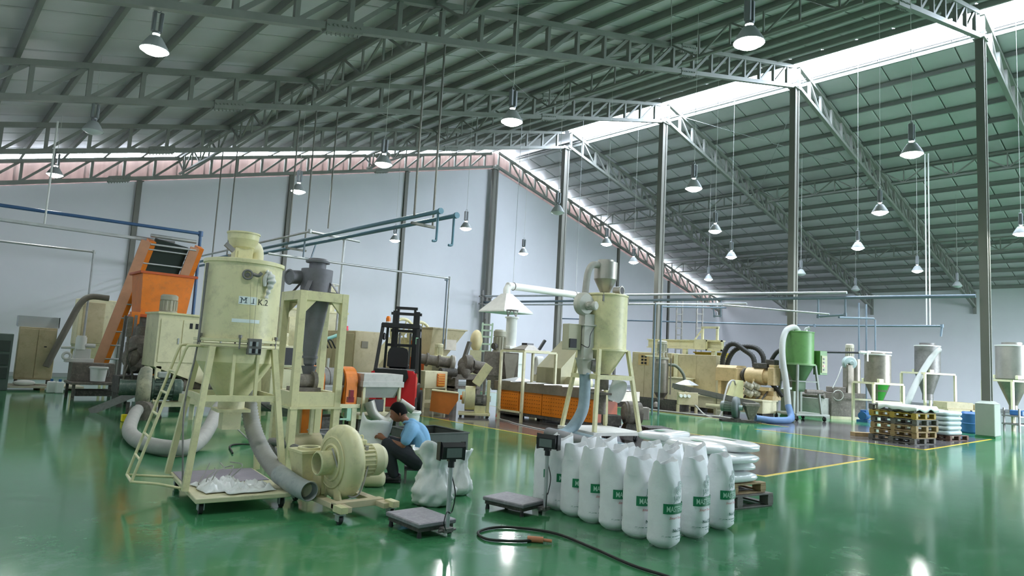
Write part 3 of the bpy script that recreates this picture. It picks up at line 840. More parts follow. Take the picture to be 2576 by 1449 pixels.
# feet and base
for y in (-.16, .16):
    MB().prism([(y - .07, .10), (y + .07, .10), (y * .6 + .03, .30), (y * .6 - .03, .30)], -.10, -.08, 'yz').build('foot_bracket', cream, T)
b_ = MB()
b_.box(-.22, -.5, .085, -.13, .62, .135, .003).box(.20, -.5, .085, .29, .62, .135, .003).box(-.22, -.36, .09, .29, -.27, .15, .003).box(-.22, .25, .09, .29, .34, .15, .003)
b_.build('base_frame', mat('pinkish_cream_base', '#cdbfa0', .55, var=.08), T)
for x, y in ((-.245, -.47), (.29, -.47)):
    MB().box(x - .035, y - .1, .10, x + .035, y + .05, .155).box(x - .025, y - .102, .108, x + .025, y - .1, .147).build('tube_end', cream, T)
for x, y in ((-.25, -.50), (.29, -.48), (-.18, .55), (.25, .55)): caster(T, x, y, .088, .036)

# ---------------------------------------------------------------- platform scales
def scale(loc, rz, px, label, head_rz):
    T = thing('platform_scale', label, 'scale', loc, rz)
    MB().box(-.2, -.26, .085, .2, .26, .125, .008).build('weighing_plate', mat('worn_grey_plate', '#8d8990', .5, .3, var=.15, scale=9, dirt='#b9b6bb', dirt_amt=.5), T)
    MB().box(-.18, -.24, .05, .18, .24, .085).build('under_frame', darkdusty, T)
    for x in (-.16, .16):
        for y in (-.22, .22): MB().cyl((x, y, 0), (x, y, .05), .022, .016, n=10).build('foot', rubber, T)
    MB().box(px - .05, -.33, .035, px + .05, -.24, .075, .004).cyl((px - .09, -.30, .05), (px + .09, -.30, .05), .012).build('post_bracket', greymet, T)
    MB().cyl((px, -.3, .04), (px, -.3, .60), .019, n=14).build('post', galv, T)
    MB().tube([(px + .02, -.3, .5), (px + .05, -.32, .35), (px + .03, -.31, .2), (px - .06, -.36, .22), (px - .10, -.38, .14), (px - .04, -.34, .06)], .005, n=6).build('signal_cable', blackp, T)
    Mh = Matrix.Translation((px, -.3, 0)) @ Matrix.Rotation(head_rz, 4, 'Z')
    MB().cyl((0, 0, .58), (0, 0, .65), .028, n=12).box(-.03, -.03, .63, .03, .03, .66).xf(Mh).build('head_bracket', blackp, T)
    h = MB().prism([(-.045, .645), (.05, .655), (.06, .76), (.02, .795), (-.055, .78)], -.105, .105, 'yz')
    hh = h.xf(Mh).build('indicator', blackp, T, label='black weight display head')
    for s in (-1, 1): MB().prism([(-.06, .64), (.02, .64), (.02, .80), (-.06, .79)], min(s * .106, s * .118), max(s * .106, s * .118), 'yz').xf(Mh).build('yoke_arm', blackp, hh)
    MB().box(-.07, .0, .67, .07, .004, .75).xf(Mh @ Matrix.Translation((0, .057, 0))).build('display', mat('grey_display', '#5f6a66', .3), hh)
scale((3.57, 4.98, 0), 0, .07, 'platform scale with black display head in front of the white refuse bags', radians(165))
scale((4.83, 5.12, 0), radians(10), .12, 'platform scale with black display head beside the rows of printed sacks', radians(100))

# ---------------------------------------------------------------- printed white sacks standing in rows
def sack_ring(t, seed):
    """half widths of the sack's cross-section at height fraction t, and its exponent"""
    full = min(1, .55 + .45 * min(1, t / .07) ** .6)
    top = max(0, (t - .70) / .30)
    hw_ = .137 * full * (1 + .018 * sin(t * 9 + seed)) * (1 + .16 * top)
    hd = .133 * full * (1 + .018 * cos(t * 7 + seed)) * (1 - .42 * top ** 1.3)
    return hw_, hd, 2.5
def sack_pt(a, t, seed):
    hw_, hd, e = sack_ring(t, seed); c, s_ = cos(a), sin(a)
    q = (abs(c) ** e + abs(s_) ** e) ** (-1 / e)
    return hw_ * c * q, hd * s_ * q
def sack_mesh(seed, H):
    n, k = 32, 26; vs = []; fs = []
    for j in range(k + 1):
        t = j / k
        hw_, hd, e = sack_ring(t, seed)
        for i in range(n):
            a = 2 * pi * (i + .5) / n; c, s_ = cos(a), sin(a)
            x, y = sack_pt(a, t, seed)
            w_ = .010 * noise.noise((x * 9 + seed, y * 9, t * 8)) + .004 * sin(t * 60 + seed) * (t < .35)
            z = H * t
            if t > .9: z += (t - .9) * 10 * (.055 * noise.noise((a * .9 + seed * 3, seed, 0)) + .035 * abs(c) ** 6)
            if t < .04: x, y = x * .97, y * .97
            fz = .02 * max(0, 1 - abs(t - .74) / .12) * (abs(sin(a * 1.5 + seed)) - .5)
            vs.append((x * (1 + fz * 4) + w_ * c * .4, y * (1 + fz * 4) + w_ * s_ * .4, z))
    for j in range(k):
        for i in range(n): fs.append((j * n + i, j * n + (i + 1) % n, j * n + n + (i + 1) % n, j * n + n + i))
    m = MB().add(vs, fs, True)
    b = [vs[i] for i in range(n)]; m.add(b, [tuple(range(n - 1, -1, -1))])
    # mouth: inner skin down to the granulate, so the top stays an open bag
    top = [vs[k * n + i] for i in range(n)]
    inn = [(x * .97, y * .9, z - .004) for x, y, z in top]; low = [(x * .93, y * 1.2, H * .80) for x, y, z in top]
    m.add(top + inn + low, [(i, (i + 1) % n, n + (i + 1) % n, n + i) for i in range(n)] + [(n + i, n + (i + 1) % n, 2 * n + (i + 1) % n, 2 * n + i) for i in range(n)], True)
    m.add(low, [tuple(range(n))])
    return m
def print_on(vs, x0, z0, seed, H, out=.003):
    res = []
    for x, y, z in vs:
        a = -pi / 2 + (x0 + x) / .140
        px, py = sack_pt(a, (z0 + y) / H, seed); L = sqrt(px * px + py * py)
        k = 1 + (out + .006) / L
        res.append((px * k, py * k, z0 + y))
    return res
def ring2(cx, cz_, r, r2, n=24, a0=0., a1=2 * pi):
    vs = []; fs = []
    for i in range(n + 1):
        a = a0 + (a1 - a0) * i / n
        vs += [(cx + r * cos(a), cz_ + r * sin(a), 0), (cx + r2 * cos(a), cz_ + r2 * sin(a), 0)]
    for i in range(n): fs.append((2 * i, 2 * i + 1, 2 * i + 3, 2 * i + 2))
    return vs, fs
TX = {k: text_mesh(*a) for k, a in dict(master=('MASTERBATCH', .066, 0, .0012), jam=('JAM', .068), script=('Smart Tone', .030, .35), net=('Net. 25 kg', .040, 0, .001), small=('PT. JAM', .017, .2)).items()}
TX['master'] = ([(x * .66, y, z) for x, y, z in TX['master'][0]], TX['master'][1])
TX['jam'] = ([(x * .8, y, z) for x, y, z in TX['jam'][0]], TX['jam'][1])
SACKS = []
def make_sack(seed, H):
    T = thing('standing_sack', '', 'sack', (0, 0, 0), 0, 'printed white sacks standing in rows')
    obj('sack_body', sack_mesh(seed, H).mesh('sack_body', sackm), T)
    P = lambda key, x0, z0, out=.003: (print_on(TX[key][0], x0, z0, seed, H, out), TX[key][1])
    vs, fs = rect(.32, .085, 16, 3)
    gp = MB().add(print_on(vs, -.16, .300, seed, H), fs).build('green_panel', printg, T)
    MB().add(*P('master', -.135, .320, .0045)).build('panel_lettering', printw, gp)
    MB().add(*P('jam', -.075, .405)).build('name_lettering', printgrey, T)
    m = MB()
    for cx, cz_, r in ((-.022, .495, .034), (.024, .535, .034)):
        for a, b in ((r, r * .8), (r * .62, r * .42)):
            vs, fs = ring2(cx, cz_, a, b, 24, -.6, 4.6); m.add(print_on(vs, 0, 0, seed, H), fs)
    m.build('ring_emblem', printgrey, T)
    MB().add(*P('script', -.11, .258)).build('script_lettering', printred, T)
    MB().add(*P('net', -.075, .150)).build('weight_lettering', printdark, T)
    sm_ = MB().add(*P('small', -.165, .108))
    for q in range(9):
        vs, fs = rect(.016 + .006 * (q * 7 % 3), .006, 2, 1); sm_.add(print_on(vs, -.108 + .028 * q, .111, seed, H), fs)
    for q in range(5):
        vs, fs = rect(.018 + .005 * (q * 5 % 3), .005, 2, 1); sm_.add(print_on(vs, -.04 + .03 * q, .088, seed, H), fs)
    sm_.build('maker_lettering', printgrey, T)
    return T
protos = [make_sack(1.3, .715), make_sack(4.1, .70), make_sack(7.7, .73)]
for p in protos: SACKS.append(p)
PHI = radians(8)
cor = [(4.97, 3.40), (5.03, 3.72), (5.06, 4.02), (5.09, 4.31), (5.13, 4.59), (5.19, 4.86), (5.26, 5.12)]
rowlab = ['nearest', 'second', 'third', 'fourth', 'fifth', 'sixth', 'seventh']
nS = 0
for col, (ox, oy, cnt) in enumerate(((0, 0, 7), (.54, .05, 6), (1.07, .09, 4))):
    for k in range(cnt):
        cx, cy = cor[k][0] + ox, cor[k][1] + oy
        px = cx + .11; py = cy + .075
        o = protos[nS] if nS < 3 else copy_tree(protos[nS % 3])
        o.location = (px, py, 0); o.rotation_euler = (0, 0, PHI + radians(random.uniform(-3, 3)))
        o['label'] = '%s printed white sack in the row %s' % (rowlab[k], ('next to the platform scale', 'in the middle of the three rows', 'next to the loaded pallet')[col])
        nS += 1

# ---------------------------------------------------------------- pallets
def pallet(loc, rz, m, label, cat='pallet', group=None, wd=1.1, ln=1.1, h=.14, mtop=None):
    T = thing('pallet', label, cat, loc, rz, group)
    key = (wd, ln, h)
    if key not in PAL:
        PAL[key] = (MB().box(-wd / 2, -.045, 0, wd / 2, .045, .018, .003).mesh('top_plank', None),
                    MB().box(-.045, -ln / 2, 0, .045, ln / 2, .018, .003).mesh('stringer_board', None),
                    MB().box(-.05, -.06, 0, .05, .06, h - .072, .004).mesh('block', None))
    a, b, c_ = PAL[key]
    def mk(me, name):
        k2 = (key, name, m.name)
        if k2 not in PALM:
            c = me.copy(); c.materials.append(m); PALM[k2] = c
        return PALM[k2]
    n = 7
    for i in range(n): obj('top_plank', mk(a, 'top'), T, loc=(0, -ln / 2 + .05 + i * (ln - .1) / (n - 1), h - .018))
    for y in (-ln / 2 + .06, 0, ln / 2 - .06): obj('bottom_plank', mk(a, 'top'), T, loc=(0, y, 0))
    for x in (-wd / 2 + .05, 0, wd / 2 - .05):
        obj('stringer_board', mk(b, 'str'), T, loc=(x, 0, h - .036))
        for y in (-ln / 2 + .06, 0, ln / 2 - .06): obj('block', mk(c_, 'blk'), T, loc=(x, y, .018 + .018))
        obj('skid_board', mk(b, 'str'), T, loc=(x, 0, .018))
    return T
PAL = {}; PALM = {}
PR = radians(-11)
pallet((7.25, 4.38, 0), PR, woodd, 'dark grey pallet lying lowest under the heap of full sacks', wd=1.15, ln=1.0, h=.15)
pallet((7.22, 4.40, .15), PR, woodp, 'light wooden pallet lying upon the dark grey one under the sacks', wd=1.05, ln=.95, h=.12)

def pillow(sx, sy, sz, seed, n=28, m=14):
    vs = []; fs = []
    for j in range(m + 1):
        b = -pi / 2 + pi * j / m
        for i in range(n):
            a = 2 * pi * i / n
            e = .45
            sg = lambda v: (1 if v >= 0 else -1) * abs(v) ** e
            x = sg(cos(a)) * abs(cos(b)) ** .38; y = sg(sin(a)) * abs(cos(b)) ** .38; z = (1 if b > 0 else -1) * abs(sin(b)) ** .62
            z *= 1 - .25 * max(abs(x), abs(y)) ** 7
            w_ = .05 * noise.noise((x * 2 + seed, y * 2, z)) + .03 * noise.noise((x * 5, y * 5 + seed, z * 2))
            vs.append((x * sx / 2 * (1 + w_), y * sy / 2 * (1 + w_), sz / 2 + z * sz / 2 * (1 + w_ * 1.5)))
    for j in range(m):
        for i in range(n): fs.append((j * n + i, j * n + (i + 1) % n, j * n + n + (i + 1) % n, j * n + n + i))
    return MB().add(vs, fs, True)
def lying_sack(loc, rz, sx, sy, sz, seed, label, group, green=True, mm=None):
    T = thing('lying_sack', label, 'sack', loc, rz, group)
    pillow(sx, sy, sz, seed).build('sack_body', mm or wetsack, T)
    if green:
        vs, fs = rect(.14, .11)
        top = lambda x, y: sz * (1 + .05 * noise.noise((x * 4 / sx + seed, y * 4 / sy, 1)) * 1.5 + .045 * noise.noise((x * 10 / sx, y * 10 / sy + seed, 2)))
        MB().add([(x - .07 - .12, y - .05, sz + .004) for x, y, z in vs] + [(x - .19, y - .05, sz - .02) for x, y, z in vs], fs + [tuple(i + len(vs) for i in reversed(f)) for f in fs]).build('green_panel', printg, T)
    return T
layers = [.27, .375, .48, .585]
for li, z in enumerate(layers):
    cross = li % 2
    for q in range(2):
        for r_ in range(1 if not cross else 1):
            if not cross: off, rz, dims = (0.0, -.26 + .50 * q), PR, (.92, .46, .115)
            else: off, rz, dims = (-.25 + .52 * q, 0.02), PR + pi / 2, (.86, .48, .115)
            if li == 3: off, rz, dims = (-.27 + .56 * q, -.03 + .02 * q), PR + radians(84 + 8 * q), (.88, .50, .13)
            c, s_ = cos(PR), sin(PR)
            lying_sack((7.22 + off[0] * c - off[1] * s_, 4.40 + off[0] * s_ + off[1] * c, z), rz, *dims, 3.1 * li + 1.7 * q,
                       ['filled white sack in the bottom layer on the pallet', 'filled white sack in the second layer on the pallet', 'filled white sack in the third layer on the pallet', 'glossy filled white sack with a green print on top of the heap'][li] + [', one half', ', other half'][q],
                       'filled sacks heaped on the pallet', green=(li == 3))
lying_sack((7.06, 4.86, .655), PR + radians(20), .78, .42, .11, 9.3, 'glossy filled white sack flung across the far end of the heap', 'filled sacks heaped on the pallet', True)

# ---------------------------------------------------------------- refuse sacks beside the worker
def heap_sack(loc, prof, label, seed, rz=0., flat=.8, n=40, k=26):
    """slumped plastic bag: stacked rings whose folds fan out from a gathered waist"""
    zs = smooth_path([(r, z, 0) for r, z in prof], 8); vs = []; fs = []
    for j in range(k + 1):
        q = zs[min(len(zs) - 1, round(j / k * (len(zs) - 1)))]; r, z = q.x, q.y; t = j / k
        for i in range(n):
            a = 2 * pi * i / n; c, s_ = cos(a), sin(a)
            fold = abs(((a * 2.3 + 1.4 * noise.noise((c * 1.5 + seed, s_ * 1.5, t * 2))) % 1) - .5) * .30 * (.25 + t)
            cr = .30 * noise.noise((c * 2.2 + seed * 5, s_ * 2.2, z * 8)) + .16 * noise.noise((c * 5, s_ * 5 + seed, z * 17))
            rr_ = r * (1 + fold - .08 + cr)
            zz_ = z + (.10 * noise.noise((c * 1.6 + seed, s_ * 1.6, 3)) * max(0, t - .75) * 4 if t > .75 else 0)
            vs.append((rr_ * c, rr_ * s_ * flat, max(.0, zz_)))
    for j in range(k):
        for i in range(n): fs.append((j * n + i, j * n + (i + 1) % n, j * n + n + (i + 1) % n, j * n + n + i))
    m = MB().add(vs, fs, True); m.add(vs[:n], [tuple(range(n - 1, -1, -1))])
    o = m.build('white_bag', wetsack); o['label'] = label; o['category'] = 'bag'; o['group'] = 'crumpled white bags on the floor'
    o.location = loc; o.rotation_euler = (0, 0, rz)
    sf = o.modifiers.new('thick', 'SOLIDIFY'); sf.thickness = .003
    return o
heap_sack((4.22, 5.70, 0), [(.15, 0), (.23, .06), (.22, .16), (.16, .30), (.14, .40), (.19, .52), (.22, .60)], 'tall crumpled white bag behind the scale post', 1, radians(-40), .7)
heap_sack((4.78, 6.02, 0), [(.12, 0), (.18, .06), (.17, .14), (.12, .26), (.10, .36), (.13, .48)], 'smaller crumpled white bag slumped beside the taller one', 2, radians(-40), .75)

# ---------------------------------------------------------------- extension cable and plug on the floor
cp = [(4.18, 4.14, .02), (4.02, 4.22, .014), (3.85, 4.40, .014), (3.95, 4.62, .014), (4.25, 4.62, .014), (4.5, 4.25, .014), (4.45, 3.75, .014), (4.35, 3.25, .014), (4.35, 2.85, .014), (4.2, 2.45, .014), (4.05, 2.1, .014), (4.1, 1.75, .014), (4.5, 1.45, .014)]
K = single('extension_cable', MB().tube(cp, .012, n=8, sm=8), hosedark, 'black extension cable snaking over the green floor with an orange plug', 'cable')
MB().cyl((4.13, 4.19, .026), (4.22, 4.09, .026), .026, n=12).cyl((4.22, 4.09, .026), (4.27, 4.035, .022), .014, n=8).build('plug', mat('faded_orange_plastic', '#c9835c', .5, var=.1), K, label='orange plug')
single('cable_end', MB().tube([(3.62, 1.0, .014), (3.75, 1.12, .014), (3.9, 1.15, .014), (4.05, 1.05, .014), (4.3, 0.9, .014)], .012, n=8), hosedark, 'black cable loop at the lower edge of the floor', 'cable')
# ================================================================ worker and the middle machines
skin = mat('brown_skin', '#8a5a42', .5, var=.05, scale=6)
hairm = mat('black_hair', '#0c0b0c', .8, var=.3, scale=40, spec=.2)
shirtm = mat('light_blue_shirt', '#7fb0d8', .8, var=.06, scale=7, bump=.2)
trous = mat('dark_jeans', '#2b2f36', .85, var=.15, scale=9, bump=.2)
shoe = mat('dark_shoe', '#17171a', .5, var=.1)

P_ = thing('person', 'worker in light blue shirt and dark trousers crouching on a stool, holding a white sack', 'person', (4.58, 6.97, 0), radians(147))
m = MB()
limb(m, [(-.24, 0, .28), (-.25, 0, .42), (-.21, 0, .56), (-.14, 0, .67)], [.12, .115, .12, .075], 14)
limb(m, [(-.14, 0, .66), (-.08, 0, .72), (-.03, 0, .77)], [.06, .048, .048], 12)
for s in (1, -1):
    limb(m, [(-.16, s * .15, .645), (-.10, s * .205, .54), (-.06, s * .205, .445)], [.055, .045, .038], 10)
    limb(m, [(-.06, s * .205, .445), (.05, s * .17, .475), (.155, s * .125, .51)], [.038, .034, .024], 10)
    limb(m, [(-.22, s * .10, .29), (-.05, s * .15, .38), (.12, s * .15, .46)], [.095, .078, .055], 12)
    limb(m, [(.12, s * .15, .46), (.06, s * .13, .26), (.015, s * .11, .075)], [.055, .05, .034], 12)
    limb(m, [(-.02, s * .11, .04), (.06, s * .115, .04), (.13, s * .12, .03)], [.035, .036, .025], 8)
    # palm and five fingers curled round the sack edge
    limb(m, [(.155, s * .125, .51), (.19, s * .105, .525), (.225, s * .09, .53)], [.024, .032, .028], 8)
    for q, (dy, L) in enumerate(((.022, .052), (.007, .058), (-.008, .054), (-.022, .044))):
        b = V(.225, s * (.09 + dy * .6), .535 + dy * .6)
        limb(m, [b, b + V(L * .55, -s * .004, -.004), b + V(L * .8, -s * .02, -.022), b + V(L * .72, -s * .036, -.036)], [.0095, .009, .0085, .007], 6, 3)
    limb(m, [(.18, s * .10, .545), (.205, s * .085, .565), (.235, s * .07, .562)], [.012, .0105, .0085], 6, 3)
# head with brow, nose, lips, chin and ears, turned down towards the sack
hd = MB(); n, k = 24, 20; vs = []; fs = []
for j in range(k + 1):
    b = pi * j / k
    for i in range(n):
        a = 2 * pi * i / n
        x, y, z = sin(b) * cos(a), sin(b) * sin(a), cos(b)
        f = max(0, x)
        sx, sy, sz = .092, .073, .112
        px = x * sx; py = y * sy * (1 - .28 * max(0, -z) ** 1.5); pz = z * sz
        if z < -.2: px += .012 * f * min(1, (-z - .2) * 2); pz -= .012 * f
        px += .026 * math.exp(-((y / .14) ** 2 + ((z + .18) / .16) ** 2)) * (f > .3)           # nose
        px += .010 * math.exp(-((y / .5) ** 2 + ((z - .18) / .10) ** 2)) * (f > .3)             # brow
        px -= .010 * math.exp(-(((abs(y) - .36) / .14) ** 2 + ((z - .04) / .09) ** 2)) * (f > .3)  # eye sockets
        px += .008 * math.exp(-((y / .28) ** 2 + ((z + .52) / .07) ** 2)) * (f > .3)            # lips
        if x < 0: px *= 1.04
        vs.append((px, py, pz))
for j in range(k):
    for i in range(n): fs.append((j * n + i, j * n + n + i, j * n + n + (i + 1) % n, j * n + (i + 1) % n))
hd.add(vs, fs, True)
for s in (1, -1): blob(hd, (-.012, s * .076, -.012), (.02, .009, .032), 10, 8)
MH = Matrix.Translation((.015, 0, .815)) @ Matrix.Rotation(radians(20), 4, 'Y')
m.add([MH @ Vector(v) for v in hd.v], hd.f, True)
body = fuse(m.build('body', skin, P_), .0055, 3)
h = MB(); vs = []; fs = []
for j in range(13):
    b = pi * .60 * j / 12
    for i in range(24):
        a = 2 * pi * i / 24
        front = max(0, cos(a))
        bb = min(b, pi * (.60 - .30 * front ** .7 + .02 * sin(a * 5)))
        r_ = 1.10 + .04 * noise.noise((cos(a) * 3, sin(a) * 3, b * 3))
        vs.append((sin(bb) * cos(a) * .096 * r_ - .004, sin(bb) * sin(a) * .077 * r_, cos(bb) * .118 * r_))
for j in range(12):
    for i in range(24): fs.append((j * 24 + i, j * 24 + 24 + i, j * 24 + 24 + (i + 1) % 24, j * 24 + (i + 1) % 24))
h.add(vs, fs, True).xf(MH).build('hair', hairm, P_)
e = MB()
for s in (1, -1): blob(e, MH @ V(.074, s * .030, .006), (.010, .010, .006), 8, 6)
e.build('eyes', mat('eye_dark', '#2a2220', .3), P_)
sh = MB()
limb(sh, [(-.255, 0, .27), (-.27, 0, .42), (-.225, 0, .57), (-.15, 0, .665)], [.15, .142, .14, .09], 18)
for s in (1, -1):
    limb(sh, [(-.16, s * .10, .635), (-.145, s * .17, .61), (-.095, s * .215, .515)], [.09, .078, .066], 12)
    limb(sh, [(-.255, s * .08, .30), (-.25, s * .09, .5), (-.18, s * .1, .61)], [.09, .085, .075], 12)
so = fuse(sh.build('shirt', shirtm, P_), .011, 3)
MB().tube([(-.20, .085, .70), (-.10, .075, .715), (-.055, .0, .70), (-.10, -.075, .715), (-.20, -.085, .70)], .018, n=6).build('collar', shirtm, P_)
tr_ = MB()
for s in (1, -1):
    limb(tr_, [(-.24, s * .09, .27), (-.06, s * .15, .37), (.12, s * .15, .455)], [.125, .10, .074], 14)
    limb(tr_, [(.12, s * .15, .45), (.07, s * .13, .26), (.02, s * .11, .10)], [.074, .070, .062], 14)
limb(tr_, [(-.25, -.08, .27), (-.25, 0, .27), (-.25, .08, .27)], [.125, .13, .125], 12)
fuse(tr_.build('trousers', trous, P_), .011, 3)
for s in (1, -1):
    x = MB(); limb(x, [(-.035, s * .11, .042), (.05, s * .115, .045), (.135, s * .12, .036)], [.04, .043, .034], 10); x.box(-.07, s * .112 - .04, 0, .165, s * .112 + .04, .02, .008)
    fuse(x.build('shoe', shoe, P_), .009, 2)
MB().torus((.115, .14, .495), .028, .008, (.9, -.35, .3), 14, 6).build('wrist_watch', blackp, P_)

# the sack in the worker's hands
vs = []; fs = []; n = 20
for j in range(15):
    t = j / 14
    for i in range(n):
        a = 2 * pi * i / n
        wd = .165 * (.9 + .25 * t); dp = .03 + .05 * t + .02 * sin(t * 7)
        x = wd * cos(a) * (abs(cos(a)) ** -.3 if abs(cos(a)) > .05 else 1); y = dp * sin(a)
        z = .50 * t + (.055 * noise.noise((a * 1.3, 2, 0)) + .05 * cos(a) ** 4 if t > .9 else 0)
        w_ = .018 * noise.noise((x * 9, y * 9, t * 5))
        vs.append((x + w_, y + w_, z))
for j in range(14):
    for i in range(n): fs.append((j * n + i, j * n + (i + 1) % n, j * n + n + (i + 1) % n, j * n + n + i))
hs = MB().add(vs, fs, True)
hs = single('open_sack', hs, sackm, 'open white sack held upright by the crouching worker', 'sack', loc=(4.26, 7.10, .22), rz=radians(-20))
hs.rotation_euler = (radians(-6), radians(10), radians(-25))
sf = hs.modifiers.new('thick', 'SOLIDIFY'); sf.thickness = .003
T = thing('low_stool', 'low dark metal stool under the worker', 'stool', (4.80, 6.83, 0), radians(-33))
MB().box(-.16, -.14, .15, .22, .14, .17, .004).build('seat', mat('dark_grey_board', '#4b4c50', .6, .2, var=.1), T)
for x in (-.14, .20):
    for y in (-.12, .12): MB().box(x - .012, y - .012, 0, x + .012, y + .012, .15).build('leg', greymet, T)
# white pail sack on the floor in front of the worker, half hidden by the blower
lying_sack((4.22, 6.86, 0), radians(60), .34, .26, .17, 2.2, 'plump pale sack standing on the floor between blower and worker', None, False, cream2)

# dark open tub and shallow crate
def tub(name, loc, rz, dx, dy, h, t, m, label, cat, flare=.0):
    T = thing(name, label, cat, loc, rz)
    MB().box(-dx / 2, -dy / 2, 0, dx / 2, dy / 2, .02).build('tub_floor', m, T)
    for s in (-1, 1):
        MB().box(-dx / 2, s * dy / 2 - t / 2, .02, dx / 2, s * dy / 2 + t / 2, h, .003).build('side_panel', m, T)
        MB().box(s * dx / 2 - t / 2, -dy / 2 + t / 2, .02, s * dx / 2 + t / 2, dy / 2 - t / 2, h, .003).build('end_panel', m, T)
    r_ = MB()
    for s in (-1, 1):
        r_.box(-dx / 2 - .02, s * dy / 2 - .022, h - .02, dx / 2 + .02, s * dy / 2 + .022, h, .004)
        r_.box(s * dx / 2 - .022, -dy / 2 + .022, h - .02, s * dx / 2 + .022, dy / 2 - .022, h, .004)
    r_.build('rim', m, T)
    return T
tub('open_tub', (6.13, 8.47, 0), radians(-4), .78, .95, .40, .02, mat('grey_green_tub', '#4d534f', .6, .1, var=.12, scale=4), 'dark grey open tub behind the crouching worker', 'tub')
tub('shallow_crate', (5.03, 9.35, 0), radians(-5), .62, .62, .30, .02, mat('grey_crate', '#8f8f90', .6, var=.1), 'light-rimmed grey crate on the floor behind the blower', 'crate')
def bucket(loc, r, h, label, m=white):
    T = thing('bucket', label, 'bucket', loc)
    MB().lathe([(r * .82, 0), (r * .97, h * .86), (r * 1.05, h * .86), (r * 1.05, h), (r * .94, h), (r * .80, .02), (0, .02)], n=24, caps=False).lathe([(0, 0), (r * .82, 0)], n=24, caps=False).build('pail', m, T)
    MB().torus((0, 0, h * .93), r * 1.07, .008, (0, 0, 1), 24, 6).build('rim_band', m, T)
    MB().tube([(r * 1.05, 0, h * .9), (r * 1.2, 0, h * .55), (r * 1.12, .05, h * .3)], .005, n=5).build('handle', galv, T)
    return T
bucket((7.62, 11.2, 0), .19, .40, 'white lidless bucket on the floor by the forklift')
bucket((3.64, 18.8, .44), .19, .35, 'white bucket standing on the dirty bench at the back wall side')

# ---------------------------------------------------------------- cyclone on its stand
T = thing('cyclone_separator', 'grey cyclone separator standing in a cream steel frame', 'cyclone', (4.0, 8.3, 0), radians(-3))
gcy = mat('cyclone_grey', '#77767c', .6, .25, var=.15, scale=3, dirt='#5f5e62', dirt_amt=.4)
MB().lathe([(.055, 1.30), (.075, 1.33), (.11, 1.62), (.195, 2.22), (.205, 2.56), (.205, 2.575), (.11, 2.58)], n=32).build('cyclone_body', gcy, T)
MB().lathe([(.11, 2.57), (.11, 2.66), (.155, 2.665), (.16, 2.69), (.13, 2.70), (.12, 2.72), (.0, 2.73)], n=28, caps=False).build('top_outlet', gcy, T)
MB().cyl((-.16, .08, 2.46), (-.36, .02, 2.44), .09, n=20).torus((-.36, .02, 2.44), .09, .015, (1, .3, .1), 20, 6).build('inlet_pipe', gcy, T)
MB().cyl((0, 0, 1.40), (0, 0, 1.43), .1, n=16).cyl((0, 0, 1.15), (0, 0, 1.30), .06, .1, n=16).build('outlet_flange', gcy, T)
for a in range(4):
    an = radians(45 + 90 * a); c, s = cos(an), sin(an)
    MB().bar((.19 * c, .19 * s, 2.42), (.31 * c, .31 * s, 2.27), .06, .008).bar((.20 * c, .20 * s, 2.28), (.32 * c, .32 * s, 2.27), .07, .008).build('support_lug', gcy, T)
W_ = .285
for sx in (-1, 1):
    for sy in (-1, 1):
        p = MB().box(sx * W_ - .045, sy * W_ - .045, 0, sx * W_ + .045, sy * W_ + .045, 2.26, .004)
        p.build('post', cream, T)
r_ = MB()
for s in (-1, 1):
    r_.box(-W_, s * W_ - .04, 2.14, W_, s * W_ + .04, 2.26, .003).box(s * W_ - .04, -W_, 2.14, s * W_ + .04, W_, 2.26, .003)
r_.build('top_frame', cream, T)
for s in (-1, 1):
    for q in (-1, 1): MB().prism([(q * (W_ - .04), 2.14), (q * (W_ - .18), 2.14), (q * (W_ - .04), 1.98)], s * W_ - .02, s * W_ + .02, 'xz').build('gusset', cream, T)
sh_ = MB()
for s in (-1, 1):
    sh_.box(-W_, s * W_ - .04, .80, W_, s * W_ + .04, .98, .003).box(s * W_ - .04, -W_, .80, s * W_ + .04, W_, .98, .003)
sh_.box(-W_ - .06, -W_ - .06, .77, W_ + .06, W_ + .06, .80)
sh_.build('middle_frame', cream, T)
MB().cyl((-.22, -.1, 1.11), (.0, -.1, 1.11), .09, n=20).box(-.24, -.2, .98, .10, .1, 1.03).cyl((.0, -.1, 1.11), (.05, -.1, 1.11), .125, n=22).build('feeder_housing', dusty, T, label='dusty brown feeder drum on the middle shelf')
MB().cyl((-.2, .0, .30), (.22, .0, .30), .13, n=18).box(-.25, -.15, .14, .25, .15, .18).build('lower_motor', tan, T)
for x in (-.1, .08): MB().box(x - .02, -.05, .18, x + .02, .0, .80).build('inner_strut', cream2, T)
MB().tube([(-.38, -.15, .15), (-.45, -.1, .35), (-.2, -.35, .28), (0, -.42, .14)], .05, n=10).build('drain_pipe', greymet, T)
MB().box(.39, -.42, .86, .47, -.36, .93).box(.40, -.44, .93, .45, -.39, 1.02).build('red_valve', mat('dark_red_plastic', '#8d2433', .4), T, label='dark red valve handle')

